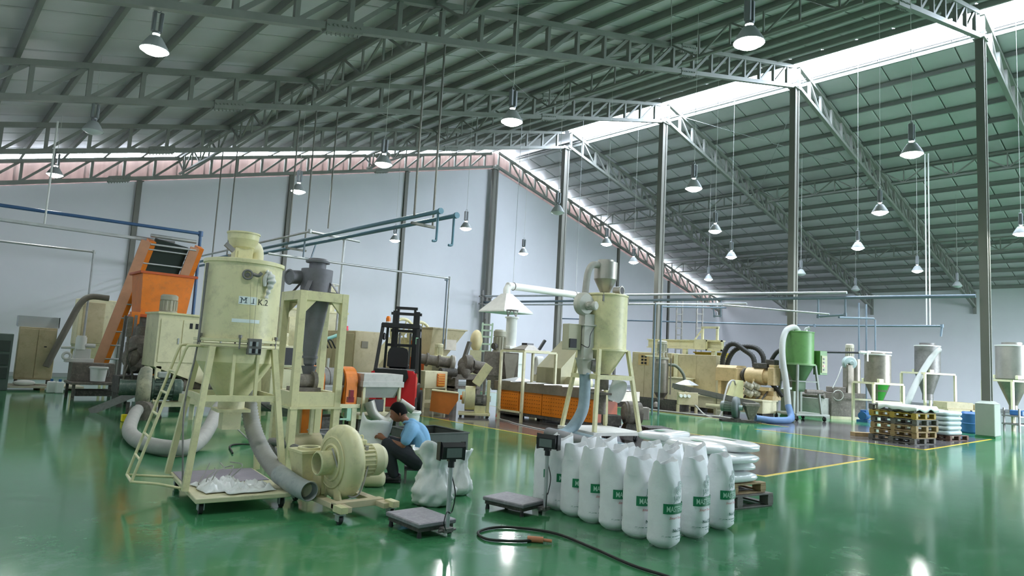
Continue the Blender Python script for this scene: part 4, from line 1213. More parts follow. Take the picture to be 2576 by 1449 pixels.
# ---------------------------------------------------------------- pulverising drum with orange guards, and its sieve
T = thing('drum_granulator', 'grey drum granulator between two orange belt guards', 'granulator', (5.85, 11.15, 0))
def arch(x0, x1, r, zc, zb):
    m = MB(); n = 16
    out = [(r * cos(pi * i / n), zc + r * sin(pi * i / n)) for i in range(n + 1)]
    out = [(r, zb)] + out + [(-r, zb)]
    m.prism(out, x0, x0 + .01, 'yz')
    for i in range(len(out) - 1):
        (a, b), (c, d) = out[i], out[i + 1]
        m.add([(x0, a, b), (x1, a, b), (x1, c, d), (x0, c, d)], [(0, 1, 2, 3)], True)
    m.prism(out, x1 - .01, x1, 'yz')
    return m
arch(-.42, -.28, .27, .96, .0).build('belt_guard', orange, T)
arch(.12, .36, .28, .95, .55).build('belt_guard', orange, T)
MB().cyl((-.28, 0, .98), (.12, 0, .98), .22, n=28).torus((-.15, 0, .98), .222, .008, (1, 0, 0), 28, 5).torus((.02, 0, .98), .222, .008, (1, 0, 0), 28, 5).build('drum', greymet, T)
MB().box(-.28, -.22, .86, .12, .22, .90).frustum((-.08, 0, .58), (.34, .36), (-.08, 0, .88), (.38, .42)).build('drum_trough', mat('light_grey_metal', '#a9a8a4', .5, .3, var=.12), T)
MB().box(-.5, -.34, .50, .40, .34, .57, .004).build('bed_frame', cream2, T)
for x in (-.44, .30):
    for y in (-.28, .28): MB().box(x - .05, y - .05, 0, x + .05, y + .05, .50, .003).build('leg', cream2, T)
MB().box(-.32, -.2, .0, .16, .3, .34, .01).build('collecting_bin', darkdusty, T)
MB().box(.14, -.36, .28, .22, -.26, .50).box(.0, -.38, .30, .2, -.36, .33).build('pale_green_clamp', mat('pale_green_paint', '#9cc4ad', .5), T)
T = thing('vibrating_sieve', 'whitish vibrating trough sieve beside the orange belt guard', 'sieve', (6.7, 11.1, 0))
MB().box(-.42, -.3, .98, .42, .3, 1.12, .004).box(-.44, -.32, .88, .44, .32, .985, .004).build('sieve_tray', mat('whitish_grey_metal', '#b7b4ae', .5, .2, var=.1, dirt='#8d897f', dirt_amt=.4), T)
MB().frustum((-.03, 0, .68), (.7, .42), (-.03, 0, .88), (.78, .56)).build('lower_tray', mat('light_grey_metal', '#a9a8a4'), T)
for x in (-.38, .38):
    for y in (-.26, .26): MB().box(x - .025, y - .025, .36, x + .025, y + .025, .9, .002).build('post', cream2, T)
MB().box(-.46, -.3, .30, .46, .3, .37, .003).build('base_rail', cream2, T)
for x in (-.4, .4): MB().box(x - .04, -.25, 0, x + .04, .25, .30).build('foot_frame', darkdusty, T)
MB().tube([(-.3, -.34, .62), (-.22, -.40, .40), (-.02, -.45, .28), (.16, -.46, .42)], lambda t: .10 - .03 * t, n=12).build('discharge_spout', mat('bare_plate', '#a8a59c', .45, .4, var=.15), T)
MB().cyl((.36, -.34, .62), (.60, -.44, .46), .07, n=14).build('side_chute', mat('bare_plate', '#a8a59c'), T)
MB().box(-.30, -.36, .44, .0, -.3, .66, .006).build('motor_box', blackp, T)

# ---------------------------------------------------------------- forklift
T = thing('forklift', 'red and black forklift truck seen from behind with raised-mast frame', 'forklift', (8.72, 13.62, 0), radians(-40))
# local: +y is forward
cw = MB().prism([(-.52, .25), (-.52, .92), (-.44, 1.10), (-.2, 1.12), (.2, 1.12), (.44, 1.10), (.52, .92), (.52, .25)], .0, .42, 'xz')
cw.build('counterweight', redp, T)
MB().prism([(-.46, .46), (-.46, 1.13), (.30, 1.13), (.34, .95), (.20, .72), (.12, .52)], -.06, .02, 'xz').build('rear_panel', blackpaint, T)
vs, fs = text_mesh('A', .12)
MB().add([(x + .05, -.063, z + .93) for x, z, _ in vs], fs).build('lettering', mat('grey_letter', '#a7aab0', .5), T)
MB().prism([(.22, .30), (.24, .52), (.36, .80), (.40, 1.0), (.53, 1.06), (.53, .3)], -.10, .0, 'xz').build('red_fender', redp, T)
MB().prism([(-.53, .3), (-.53, 1.06), (-.46, 1.08), (-.40, .9), (-.38, .3)], -.08, .0, 'xz').build('red_fender', redp, T)
MB().box(-.5, .42, .28, .5, 1.5, .78, .03).box(-.46, .2, .9, .46, .9, 1.14, .03).build('chassis', blackpaint, T)
st = MB().box(-.24, .55, 1.14, .24, 1.02, 1.26, .04)
st.build('seat_cushion', blackp, T)
sb_ = MB().prism([(-.25, 1.18), (-.25, 1.52), (-.21, 1.62), (-.1, 1.66), (.1, 1.66), (.21, 1.62), (.25, 1.52), (.25, 1.18)], .46, .58, 'xz')
sb_.build('seat_back', blackp, T)
for s in (-1, 1):
    MB().bar((s * .50, .28, 1.05), (s * .44, .62, 2.16), .075, .075).build('guard_post', blackpaint, T)
    MB().bar((s * .47, 1.55, .75), (s * .42, 1.35, 2.16), .06, .06).build('guard_post', blackpaint, T)
g = MB()
for s in (-1, 1): g.bar((s * .44, .56, 2.19), (s * .42, 1.4, 2.19), .07, .08)
g.bar((-.46, .6, 2.20), (.46, .6, 2.20), .08, .10).bar((-.44, 1.38, 2.19), (.44, 1.38, 2.19), .06, .08)
g.build('overhead_guard', blackpaint, T)
for x in (-.22, 0, .22): MB().bar((x, .6, 2.19), (x, 1.38, 2.19), .04, .03).build('guard_bar', blackpaint, T)
MB().cyl((-.32, .62, 2.24), (-.32, .62, 2.28), .06, n=14).build('beacon_base', white, T)
MB().lathe([(.055, 2.28), (.058, 2.36), (.04, 2.41), (0, 2.42)], c=(-.32, .62, 0), n=16, caps=False).build('beacon', mat('amber_plastic', '#e8791c', .25), T, label='amber warning beacon')
for s in (-1, 1):
    MB().box(s * .30 - .05, 1.62, .12, s * .30 + .05, 1.76, 2.62).build('mast_rail', blackpaint, T)
    MB().box(s * .22 - .03, 1.64, .25, s * .22 + .03, 1.74, 2.70).build('inner_mast_rail', blackpaint, T)
    MB().cyl((s * .14, 1.68, .2), (s * .14, 1.68, 2.05), .03, n=10).build('lift_ram', greymet, T)
for z, w_ in ((2.70, .28), (2.55, .40), (2.10, .38), (1.72, .44), (1.05, .36), (.5, .40)): MB().box(-w_, 1.63, z - .035, w_, 1.75, z + .035).build('mast_crossbar', blackpaint, T)
for s in (-1, 1):
    MB().box(s * .2 - .05, 1.80, .06, s * .2 + .05, 2.75, .10, .01).box(s * .2 - .05, 1.78, .06, s * .2 + .05, 1.82, .6).build('fork', blackpaint, T)
    MB().cyl((s * .44, .25, .24), (s * .54, .25, .24), .24, n=22).build('rear_tyre', rubber, T)
    MB().cyl((s * .44, 1.45, .30), (s * .56, 1.45, .30), .30, n=24).build('front_tyre', rubber, T)
MB().torus((0, 1.22, 1.36), .16, .016, (0, -.6, .8), 20, 6).cyl((0, 1.22, 1.36), (0, 1.40, 1.0), .025, n=8).build('steering_wheel', blackp, T)
MB().box(.40, .5, 1.75, .47, .60, 1.92, .01).build('green_tag', mat('pale_green_sign', '#9ed8b4', .4), T, label='pale green plate on the guard post')
MB().box(.46, .56, 1.9, .52, .66, 2.08, .02).box(-.44, .62, 1.82, -.36, .72, 2.0, .03).build('work_lamp', blackp, T)

# ---------------------------------------------------------------- motors used on several machines
def motor(parent, p, axis, r, L, m, name='motor'):
    p = Vector(p); d = Vector(axis).normalized()
    b = MB().lathe([(r * .55, 0), (r * 1.1, 0), (r * 1.1, L * .06), (r * .92, L * .08), (r * .92, L * .68), (r * 1.05, L * .70), (r * 1.05, L * .92), (r * .8, L), (0, L)], c=p, n=22, axis=d)
    o = b.build(name, m, parent)
    x, y, d = frame(d)
    f = MB()
    for i in range(14):
        a = 2 * pi * i / 14
        e = x * cos(a) + y * sin(a)
        f.bar(p + e * r * .98 + d * L * .1, p + e * r * .98 + d * L * .66, .012 * r / .1, r * .14)
    f.build('cooling_fins', m, o)
    MB().cbox(p + x * r * 1.0 + d * L * .35, (r * .7, r * .7, r * .7), .01).build('terminal_box', m, o)
    return o

# ---------------------------------------------------------------- first line: extruder cabinet behind the numbered hopper
T = thing('extruder_cabinet', 'long cream extruder cabinet with vented doors standing behind the big hopper', 'machine', (5.3, 16.2, 0))
c = MB().prism([(-1.25, .95), (-1.25, 2.10), (1.05, 2.06), (1.05, .30), (.6, .30)], -.5, .5, 'xz')
c.build('housing', cream2, T)
MB().prism([(-1.28, 2.09), (-1.28, 2.13), (1.08, 2.09), (1.08, 2.05)], -.54, .54, 'xz').build('top_cover', cream, T)
for k, x in enumerate((-1.2, -.75, -.3)):
    d_ = MB().box(x, -.52, 1.05, x + .43, -.5, 1.98, .004).build('door', cream2, T)
    MB().box(x + .36, -.535, 1.45, x + .39, -.52, 1.58, .004).build('handle', galv, d_)
for x in (-.62, -.5): MB().box(x, -.528, 1.80, x + .06, -.519, 1.92).build('vent_slot', blackp, T)
motor(T, (-.98, -.1, 2.13), (0, 0, 1), .17, .40, mat('warm_grey_motor', '#a9a593', .5, var=.1))
motor(T, (-.2, -.72, .62), (1, 0, 0), .16, .5, dusty)
for x, y in ((-1.15, -.45), (-1.15, .45), (.3, -.45), (.98, -.45), (.98, .45)): MB().box(x - .05, y - .05, 0, x + .05, y + .05, .96 if x < 0 else .32).build('leg', cream2, T)
MB().box(-1.2, -.75, .12, 1.0, -.45, .22).box(-1.0, -.9, .30, .9, -.55, .40, .004).build('bed_plate', cream2, T)
MB().cyl((-1.3, -.3, .55), (.4, -.3, .55), .12, n=16).cyl((-.6, -.3, .55), (-.5, -.3, .55), .18, n=16).build('gear_shaft', dusty, T)

# dusty extruder body and orange feed hopper behind it
T = thing('orange_feed_hopper', 'wide orange feed hopper over a dusty grey funnel', 'hopper', (4.6, 17.9, 0))
hp = MB().frustum((0, 0, 2.08), (1.0, .8), (.02, 0, 3.08), (1.16, 1.0))
hp.build('hopper_body', orange, T)
MB().box(-.62, -.54, 3.06, .66, .54, 3.12, .004).box(-.56, -.46, 2.03, .56, .46, 2.10, .004).build('rim', orange_dark, T)
MB().frustum((.05, 0, 1.25), (.36, .36), (0, 0, 2.04), (.98, .8)).build('funnel', greymet, T)
MB().box(-.70, -.5, 1.86, -.52, -.3, 2.14).frustum((-.68, -.42, 1.5), (.03, .03), (-.62, -.42, 1.88), (.16, .16)).build('side_bracket', orange, T)
for x in (-.6, .62):
    for y in (-.48, .48): MB().bar((x * 1.05, y, .0), (x, y, 2.06), .06, .06).build('leg', greymet, T)
T = thing('dusty_extruder', 'dust-covered grey compounding extruder with pipework, below the orange feed hopper', 'machine', (4.4, 17.16, 0))
MB().cyl((-.6, -.1, .95), (.55, -.3, .95), .22, n=22).cyl((-.25, -.16, .95), (-.12, -.18, .95), .30, n=22).cyl((.2, -.24, .95), (.3, -.26, .95), .28, n=22).build('barrel', dusty, T)
MB().lathe([(.0, 0), (.24, .02), (.30, .2), (.30, .42), (.2, .55), (.12, .6), (.12, .8)], c=(-.32, -.05, 1.0), n=22).build('gear_dome', dusty, T)
bl_ = MB(); blob(bl_, (.1, -.1, 1.28), (.30, .25, .22)); blob(bl_, (-.5, -.2, 1.08), (.2, .2, .25)); blob(bl_, (.42, -.2, 1.05), (.22, .22, .22))
bl_.build('lagging', dusty, T)
MB().box(-.75, -.4, .30, .65, .2, .68, .01).build('bed', darkdusty, T)
for x in (-.68, -.1, .55): MB().box(x - .05, -.35, 0, x + .05, .15, .30).build('pedestal', darkdusty, T)
for q in range(9):
    a = random.random(); x = -.7 + .16 * q
    MB().tube([(x, -.42, .25 + .1 * (q % 3)), (x + .03, -.48, .7), (x + .12 * (-1) ** q, -.44, 1.05 + .12 * (q % 4)), (x + .2, -.25, 1.3 + .05 * q % .3)], .018 + .008 * (q % 3), n=8, sm=4).build('pipe', darkdusty if q % 2 else dusty, T)
MB().box(-.72, -.5, 1.55, -.62, -.4, 2.0).cyl((-.67, -.45, .68), (-.67, -.45, 1.6), .03).build('valve_stand', dusty, T)
for q in range(4): MB().cyl((-.5 + .3 * q, -.45, .85), (-.5 + .3 * q, -.52, .85), .06, n=12).build('valve_wheel', darkdusty, T)

# orange inclined conveyor
T = thing('inclined_conveyor', 'steep orange inclined conveyor with black belt at its head', 'conveyor', (3.95, 20.9, 0))
A = V(0, 0, .45); B = V(.62, -1.3, 4.15)
for k, off in enumerate((0, 1.22)):
    m = MB().bar(A + V(off + .10, 0, 0), B + V(off + .10, 0, 0), .30, .17, (1, 0, 0))
    m.build('side_channel', orange, T)
    MB().bar(A + V(off - .06, -.14, -.05), B + V(off - .06, -.14, -.05), .04, .24, (1, 0, 0)).build('channel_flange', mat('faded_orange_steel', '#c59274', .5, .1, var=.1), T)
MB().bar(A.lerp(B, .75) + V(.61, 0, 0), B + V(.61, 0, 0), .12, .86, (1, 0, 0)).build('belt', mat('black_green_belt', '#22302a', .7, var=.1), T)
for k in range(9):
    q = A.lerp(B, .12 + .10 * k)
    MB().cyl(q + V(.05, -.16, .04), q + V(.40 if k < 6 else 1.2, -.16, .04), .025, n=8).build('crossbar', galv, T)
MB().cyl(B + V(.05, -.05, .12), B + V(1.2, -.05, .12), .05, n=12).cyl(B + V(.05, -.12, -.12), B + V(1.2, -.12, -.12), .03, n=12).build('head_roller', galv, T)
for k in (0, 1):
    q = A.lerp(B, .92); MB().bar(q + V(1.22 * k, .1, 0), V(q.x + 1.22 * k, q.y + .5, 0), .08, .08).build('support_leg', greymet, T)
MB().box(1.25, -1.0, 2.35, 1.36, -.85, 3.9, .01).build('blue_guard_post', bluep, T)

# grey-green blower with hoses, on a stand
T = thing('dusty_blower', 'dark green blower with dusty cream casing on a low stand left of the ladder', 'blower', (3.62, 14.5, 0), radians(-12))
MB().lathe([(.0, -.14), (.14, -.15), (.28, -.14), (.40, -.10), (.44, -.04), (.44, .04), (.40, .10), (.0, .12)], c=(0, 0, .56), n=36, axis=(1, 0, 0), sharp=False, caps=False).build('volute_casing', mat('dusty_green_cream', '#7f8676', .6, var=.25, scale=3, hex2='#b0a98e', dirt='#33413c', dirt_amt=.7), T)
MB().torus((-.1, 0, .56), .30, .03, (1, 0, 0), 30, 8).torus((.03, 0, .56), .40, .03, (1, 0, 0), 30, 8).build('casing_rib', mat('dusty_cream_rib', '#aaa58e', .6, var=.15), T)
MB().cyl((-.15, 0, .58), (-.40, 0, .58), .15, n=24).cyl((-.4, 0, .58), (-.43, 0, .58), .16, n=24).build('inlet_pipe', darkgreen, T)
motor(T, (.12, 0, .56), (1, 0, 0), .20, .55, darkgreen)
MB().box(.2, -.12, .78, .42, .12, .90, .02).build('terminal_cover', mat('light_grey_cover', '#9aa09c', .5), T)
for x in (-.25, .3):
    MB().box(x - .03, -.3, 0, x + .03, .3, .06).box(x - .03, -.05, .06, x + .03, .05, .3).build('stand_foot', darkdusty, T)
MB().cyl((.02, -.24, .16), (-.05, -.42, .16), .20, n=22).build('outlet_flange', dusty, T)
hpts = [(3.42, 14.02, .20), (3.2, 13.3, .17), (2.75, 11.6, .12), (2.62, 10.4, .11), (2.76, 9.75, .11), (3.02, 9.7, .11), (3.35, 10.2, .13), (3.75, 11.0, .26), (4.15, 11.9, .42), (4.6, 12.7, .52)]
single('grey_duct_hose', MB().tube(hpts, .105, n=14, sm=8), hosegrey, 'thick grey duct hose looping over the floor from the dusty blower', 'hose')
single('ramp_plank', MB().bar((2.95, 15.6, .02), (3.7, 15.35, .42), .03, .14, (0, 0, 1)), greymet, 'grey metal plank leaning from the floor beside the dusty blower', 'plank')
T = thing('yellow_prop', 'yellow headed prop at the foot of the dusty blower', 'prop', (3.25, 13.95, 0))
MB().box(-.10, -.05, .0, .05, .05, .13, .01).build('yellow_head', yellowm, T)
MB().box(.05, -.03, 0, .10, .03, .36).build('green_post', darkgreen, T)
# cream base frame and trailing cables under the hopper
T = thing('screw_conveyor', 'low cream screw conveyor frame on the floor behind the hopper trolley', 'conveyor', (4.85, 13.2, 0), radians(-28))
MB().bar((-1.0, 0.6, .42), (.6, -.35, .28), .22, .16, (0, 0, 1)).build('trough', cream2, T)
MB().bar((-1.0, .52, .52), (.5, -.3, .40), .03, .05).build('edge_rail', whitedust, T)
for x, y in ((-.8, .5), (.4, -.2)): MB().box(x - .04, y - .04, 0, x + .04, y + .04, .36).build('leg', cream2, T)
MB().cyl((.3, -.3, .42), (1.1, -.5, .42), .13, n=18).frustum((1.0, -.45, .22), (.22, .22), (1.0, -.45, .52), (.4, .4)).build('discharge', greymet, T)
single('black_floor_cable', MB().tube([(3.6, 9.6, .015), (3.9, 10.4, .015), (4.6, 10.4, .015), (5.0, 11.4, .3), (4.9, 12.0, .5)], .014, n=6), hosedark, 'black cable on the floor under the numbered hopper', 'cable')
single('pale_floor_cable', MB().tube([(3.9, 9.4, .015), (4.15, 10.2, .015), (4.1, 11.2, .3), (4.2, 11.8, .62)], .012, n=6), hosegrey, 'pale hanging cable behind the numbered hopper', 'cable')

# ---------------------------------------------------------------- back wall corner
T = thing('side_cabinet', 'dark grey-green open cabinet at the very edge beside the tan cupboard', 'cabinet', (1.9, 21.9, 0))
MB().box(-.35, -.3, .0, .28, .3, 1.46, .01).build('carcass', mat('grey_green_cabinet', '#56645c', .6, var=.1), T)
for z in (.3, .65, 1.0): MB().box(-.3, -.325, z, .23, -.3, z + .28, .006).build('drawer', mat('dark_drawer', '#38423d', .6), T)
T = thing('control_cupboard', 'tan control cupboard on short legs on the wooden platform', 'cupboard', (2.78, 22.4, .12), radians(-4))
MB().box(-.42, -.3, .14, .42, .3, 1.55, .01).build('carcass', tan, T)
for x in (-.415, .005): MB().box(x, -.32, .18, x + .41, -.3, 1.5, .006).build('door', tan, T)
MB().box(.16, -.33, 1.02, .22, -.318, 1.05).build('handle', blackp, T)
for x in (-.36, .36):
    for y in (-.24, .24): MB().box(x - .03, y - .03, 0, x + .03, y + .03, .14).build('leg', darkdusty, T)
T = thing('wooden_platform', 'low pale wooden platform along the wall under the tan cupboard', 'platform', (2.95, 22.3, 0))
for k in range(4): MB().box(-1.05, -.6 + .3 * k, .06, .95, -.6 + .3 * k + .27, .11).build('plank', mat('pale_board', '#bfb9a4', .7, var=.1), T)
for x in (-.9, 0, .8): MB().box(x - .05, -.6, 0, x + .05, .6, .06).build('bearer', woodp, T)
heapm = MB(); blob(heapm, (2.55, 21.85, .19), (.25, .12, .08))
single('white_cloth', heapm, whitedust, 'small white cloth heap on the wooden platform', 'cloth')
T = thing('clear_bin', 'pale translucent plastic bin leaning on the wall above the tan cupboard', 'bin', (2.75, 22.55, 1.67))
MB().box(-.42, -.2, 0, .5, .2, .02).box(-.42, .18, .02, .5, .2, .3).box(-.42, -.2, .02, .5, -.18, .3).box(-.44, -.2, .02, -.42, .2, .3).box(.48, -.2, .02, .5, .2, .3).build('bin_body', mat('pale_plastic', '#b4bcbf', .3, var=.03), T)
T = thing('cream_dust_box', 'tall cream dust collector box behind the conveyor foot', 'machine', (4.2, 23.2, 0))
MB().box(-.45, -.4, 1.25, .5, .4, 2.6, .02).frustum((0, 0, .5), (.2, .2), (0, 0, 1.25), (.9, .78)).build('collector_body', cream2, T)
MB().box(-.35, -.42, 1.3, .2, -.4, 2.5, .01).build('door', tan, T)
for x in (-.4, .42): MB().box(x - .03, -.35, 0, x + .03, -.29, 1.3).box(x - .03, .29, 0, x + .03, .35, 1.3).build('leg', cream2, T)
single('curved_vacuum_pipe', MB().tube([(4.3, 22.0, 2.62), (3.85, 22.0, 2.62), (3.62, 22.0, 2.40), (3.42, 22.0, 1.85), (3.2, 22.0, 1.2), (3.0, 21.95, .62)], .085, n=14), mat('brown_grey_pipe', '#6d6a60', .6, var=.12), 'curved grey brown suction pipe rising to the dust collector', 'pipe')
T = thing('dirty_bench', 'dirty grey work bench carrying a white bucket and pump', 'bench', (3.62, 19.1, 0))
MB().box(-.55, -.5, .36, .5, .45, .42, .006).build('bench_top', dusty, T)
MB().box(-.5, -.05, .42, .42, .4, .86, .01).build('tank', dusty, T)
for x in (-.48, .44):
    for y in (-.44, .38): MB().box(x - .03, y - .03, 0, x + .03, y + .03, .36).build('leg', darkdusty, T)
MB().box(-.4, -.3, .08, .36, .25, .22).build('lower_clutter', darkdusty, T)
T = thing('white_pump', 'white cylinder pump with pipe stubs above the dirty bench', 'pump', (3.30, 19.35, .86))
MB().cyl((0, 0, .32), (0, 0, .62), .12, n=20).cyl((0, 0, .62), (0, 0, .66), .10, n=20).build('cylinder', white, T)
MB().box(-.3, -.1, .0, .3, .1, .1, .01).box(-.12, -.08, .1, .22, .08, .34, .01).cyl((.05, -.05, .42), (.3, -.05, .42), .05).build('pump_body', whitedust, T)
MB().torus((-.28, -.08, .15), .08, .03, (0, 1, 0), 16, 8).cyl((-.4, 0, .35), (-.1, 0, .35), .03).build('flange', whitedust, T)
for (x, y, z, m_, l) in ((3.02, 20.9, 0, white, 'white plastic jug on the floor beside the tan cupboard'), (3.18, 20.75, 0, white, 'white plastic canister with blue cap by the tan cupboard')):
    T = thing('canister', l, 'canister', (x, y, z))
    MB().box(-.09, -.07, 0, .09, .07, .30, .02).build('jug', m_, T)
    MB().cyl((0, 0, .30), (0, 0, .36), .035, n=12).build('cap', bluep, T)
# ================================================================ second line: behind the forklift to the cream silo
T = thing('tan_cabinet', 'big plain tan electrical cabinet standing between cyclone and forklift', 'cabinet', (9.3, 17.2, 0))
MB().box(-.3, -1.1, .08, .5, .7, 2.05, .012).build('carcass', tan, T)
for y in (-1.06, -.48, .10): MB().box(-.32, y, .18, -.3, y + .56, 1.98, .006).build('door', tan, T)
MB().box(-.1, -1.12, 1.6, .1, -1.1, 1.78, .004).build('meter_panel', mat('dark_grey_panel', '#77725f', .5), T)
MB().cyl((-.2, -.4, 2.05), (-.2, -.4, 2.10), .06, n=14).cyl((-.2, -.4, 2.10), (-.2, -.4, 2.18), .05, n=14).build('warning_lamp', mat('red_lamp', '#d6304a', .3), T)
MB().box(-.3, -1.1, 0, .5, .7, .08).build('plinth', darkdusty, T)
T = thing('filter_unit', 'pale cream filter unit with an upright capsule vessel on top', 'machine', (9.4, 19.6, 0))
MB().box(-1.2, -.6, .0, .9, .6, 2.62, .012).build('housing', cream2, T)
MB().box(-1.22, -.62, 2.62, .92, .62, 2.68).box(-1.0, -.63, 1.4, -.3, -.6, 2.4, .004).build('lid_and_door', cream, T)
MB().lathe([(.26, 2.68), (.26, 3.35), (.20, 3.52), (.1, 3.6), (0, 3.62)], c=(.35, -.2, 0), n=22, caps=False).build('capsule_vessel', cream2, T)
cg = MB()
for a in range(4):
    x, y = .35 + .36 * cos(a * pi / 2 + .78), -.2 + .36 * sin(a * pi / 2 + .78)
    cg.box(x - .025, y - .025, 2.68, x + .025, y + .025, 3.55)
for z in (3.1, 3.53): cg.torus((.35, -.2, z), .36, .018, (0, 0, 1), 20, 5)
cg.build('vessel_cage', whitedust, T)
T = thing('valve_bank', 'cream machine bed with pipework and pale green pipe behind the cyclone stand', 'machine', (7.3, 15.6, 0))
MB().box(-.9, -.4, .2, .8, .4, 1.0, .01).box(-.9, -.42, 1.05, -.2, .3, 1.55, .01).build('housing', cream2, T)
MB().box(-.84, -.44, 1.1, -.26, -.42, 1.5).build('dark_window', blackp, T)
for x in (-.8, .7): MB().box(x - .06, -.35, 0, x + .06, .35, .2).build('foot', cream2, T)
MB().tube([(-.2, -.3, 1.45), (.3, -.35, 1.7), (.9, -.4, 1.95)], .045, n=10).build('green_pipe', mat('pale_teal_pipe', '#86bdb4', .4), T)
for q in range(3): MB().tube([(.1 + .12 * q, -.4, 1.0), (.0 + .1 * q, -.5, 1.45), (.25 + .1 * q, -.5, 1.75), (.45 + .1 * q, -.45, 1.55)], .02, n=6).build('hydraulic_hose', hosedark, T)
motor(T, (-.55, -.1, 1.55), (0, 0, 1), .12, .3, cream2)
for q in range(5): MB().cyl((-.1 + .15 * q, -.42, 1.0), (-.1 + .15 * q, -.42, 1.25 + .05 * (q % 3)), .035, n=10).build('valve', whitedust, T)

T = thing('press_machine', 'cream machine with two big flywheels behind the forklift mast', 'machine', (11.75, 18.1, 0))
MB().prism([(-1.2, .9), (-.2, 2.0), (.5, 2.0), (.5, .0), (-1.2, .0)], -.4, .4, 'xz').build('housing', cream2, T)
for x, z in ((-.25, 2.15), (.38, 2.1)):
    f = MB().torus((x, -.45, z), .42, .05, (0, 1, 0), 28, 6).cyl((x, -.48, z), (x, -.42, z), .1, n=16)
    for a in range(5): f.bar((x, -.45, z), (x + .40 * cos(a * 1.2566), -.45, z + .40 * sin(a * 1.2566)), .05, .03)
    f.build('flywheel', cream, T)
MB().box(-.35, -.55, 1.6, .35, -.4, 1.72).box(-.1, -.6, 1.0, .4, -.4, 1.5, .01).build('ledge', cream, T)
MB().cyl((.05, -.5, 1.72), (.05, -.5, 1.92), .06, n=10).build('orange_cap', orange, T)
T = thing('feed_hopper', 'tan steel feed hopper with square inspection door, right of the forklift', 'hopper', (12.25, 16.72, 0))
MB().frustum((-.25, 0, 1.50), (.65, .6), (0, 0, 2.30), (1.25, 1.0)).build('hopper_body', tan, T)
MB().box(-.66, -.53, 2.29, .66, .53, 2.33, .004).build('rim', tan, T)
MB().box(-.15, -.53, 1.68, .30, -.40, 2.0, .005).xf(Matrix.Translation((0, .06, 0))).build('inspection_door', mat('dull_white_plate', '#a8a092', .5, .2, var=.15), T)
MB().box(-.62, -.3, .95, .1, .3, 1.5, .01).build('throat', dusty, T)
MB().box(-.95, -.25, .1, -.35, .3, 1.42, .01).build('orange_side_panel', orange_dark, T)
MB().box(-.35, -.3, 0, .4, .3, .95, .01).build('pedestal', cream2, T)
T = thing('twin_barrel_extruder', 'dusty grey extruder barrel with round flanged head on a cream bench', 'machine', (11.4, 15.4, 0))
MB().cyl((-.75, .35, 1.42), (.25, -.1, 1.30), .14, n=20).build('barrel', dusty, T)
for t, r_ in ((.1, .2), (.35, .19), (.65, .18)): MB().cyl(V(-.75, .35, 1.42).lerp(V(.25, -.1, 1.30), t), V(-.75, .35, 1.42).lerp(V(.25, -.1, 1.30), t + .05), r_, n=20).build('clamp_ring', dusty, T)
MB().lathe([(.06, 0), (.23, 0), (.24, .03), (.24, .10), (.14, .12)], c=(.34, -.14, 1.29), axis=(-.9, .42, .1), n=26).lathe([(.0, -.01), (.06, -.01), (.06, .03)], c=(.34, -.14, 1.29), axis=(-.9, .42, .1), n=16).build('flange_head', mat('pale_dusty_steel', '#a39d93', .5, .4, var=.15), T)
MB().cyl((-.2, -.25, 1.05), (.3, -.3, 1.05), .12, n=16).build('lower_barrel', darkdusty, T)
b2 = MB(); blob(b2, (.95, .0, 1.28), (.30, .28, .26)); blob(b2, (.75, -.1, 1.1), (.2, .2, .25)); blob(b2, (1.25, -.1, 1.2), (.22, .18, .18))
b2.build('gearbox', dusty, T)
MB().cyl((.7, -.15, 1.35), (.9, -.2, 1.35), .22, n=20).cyl((1.0, -.2, 1.3), (1.35, -.3, 1.25), .13, n=16).build('coupling', dusty, T)
MB().box(.2, -.2, .85, 1.3, .2, 1.0, .01).box(.3, -.3, .40, .42, .2, .9).box(1.1, -.3, .05, 1.25, .2, .9).box(.3, -.35, .60, 1.2, .2, .66).build('bed_frame', dusty, T)
for x in (.36, 1.15): MB().box(x - .06, -.28, 0, x + .06, .18, .5).build('leg', dusty, T)
MB().bar((.75, -.1, 1.5), (.90, -.1, 1.95), .12, .08).build('raised_panel', mat('dark_tilt_panel', '#5b5750', .5), T)
motor(T, (.25, .5, 1.5), (0, 0, 1), .12, .35, cream2)
MB().box(.0, .3, 1.2, .6, .7, 1.5, .01).box(-.1, .3, 0, .6, .7, 1.2).build('cream_base', cream2, T)
T = thing('side_bench', 'cream bench cabinet with orange louvred panel beside the forklift', 'bench', (10.72, 15.0, 0))
MB().box(-.35, -.3, .62, .4, .3, 1.08, .01).build('carcass', cream2, T)
lv = MB().box(.05, -.33, .68, .30, -.30, 1.02).build('louvre_panel', orange, T)
for z in range(5): MB().box(.07, -.345, .70 + .065 * z, .28, -.33, .735 + .065 * z).build('louvre', mat('amber_louvre', '#d79a35', .5), lv)
for x in (-.33, .38):
    for y in (-.27, .27): MB().box(x - .025, y - .025, 0, x + .025, y + .025, .62).build('leg', cream2, T)
MB().box(-.33, -.28, .24, .38, .28, .28).build('lower_shelf', cream2, T)

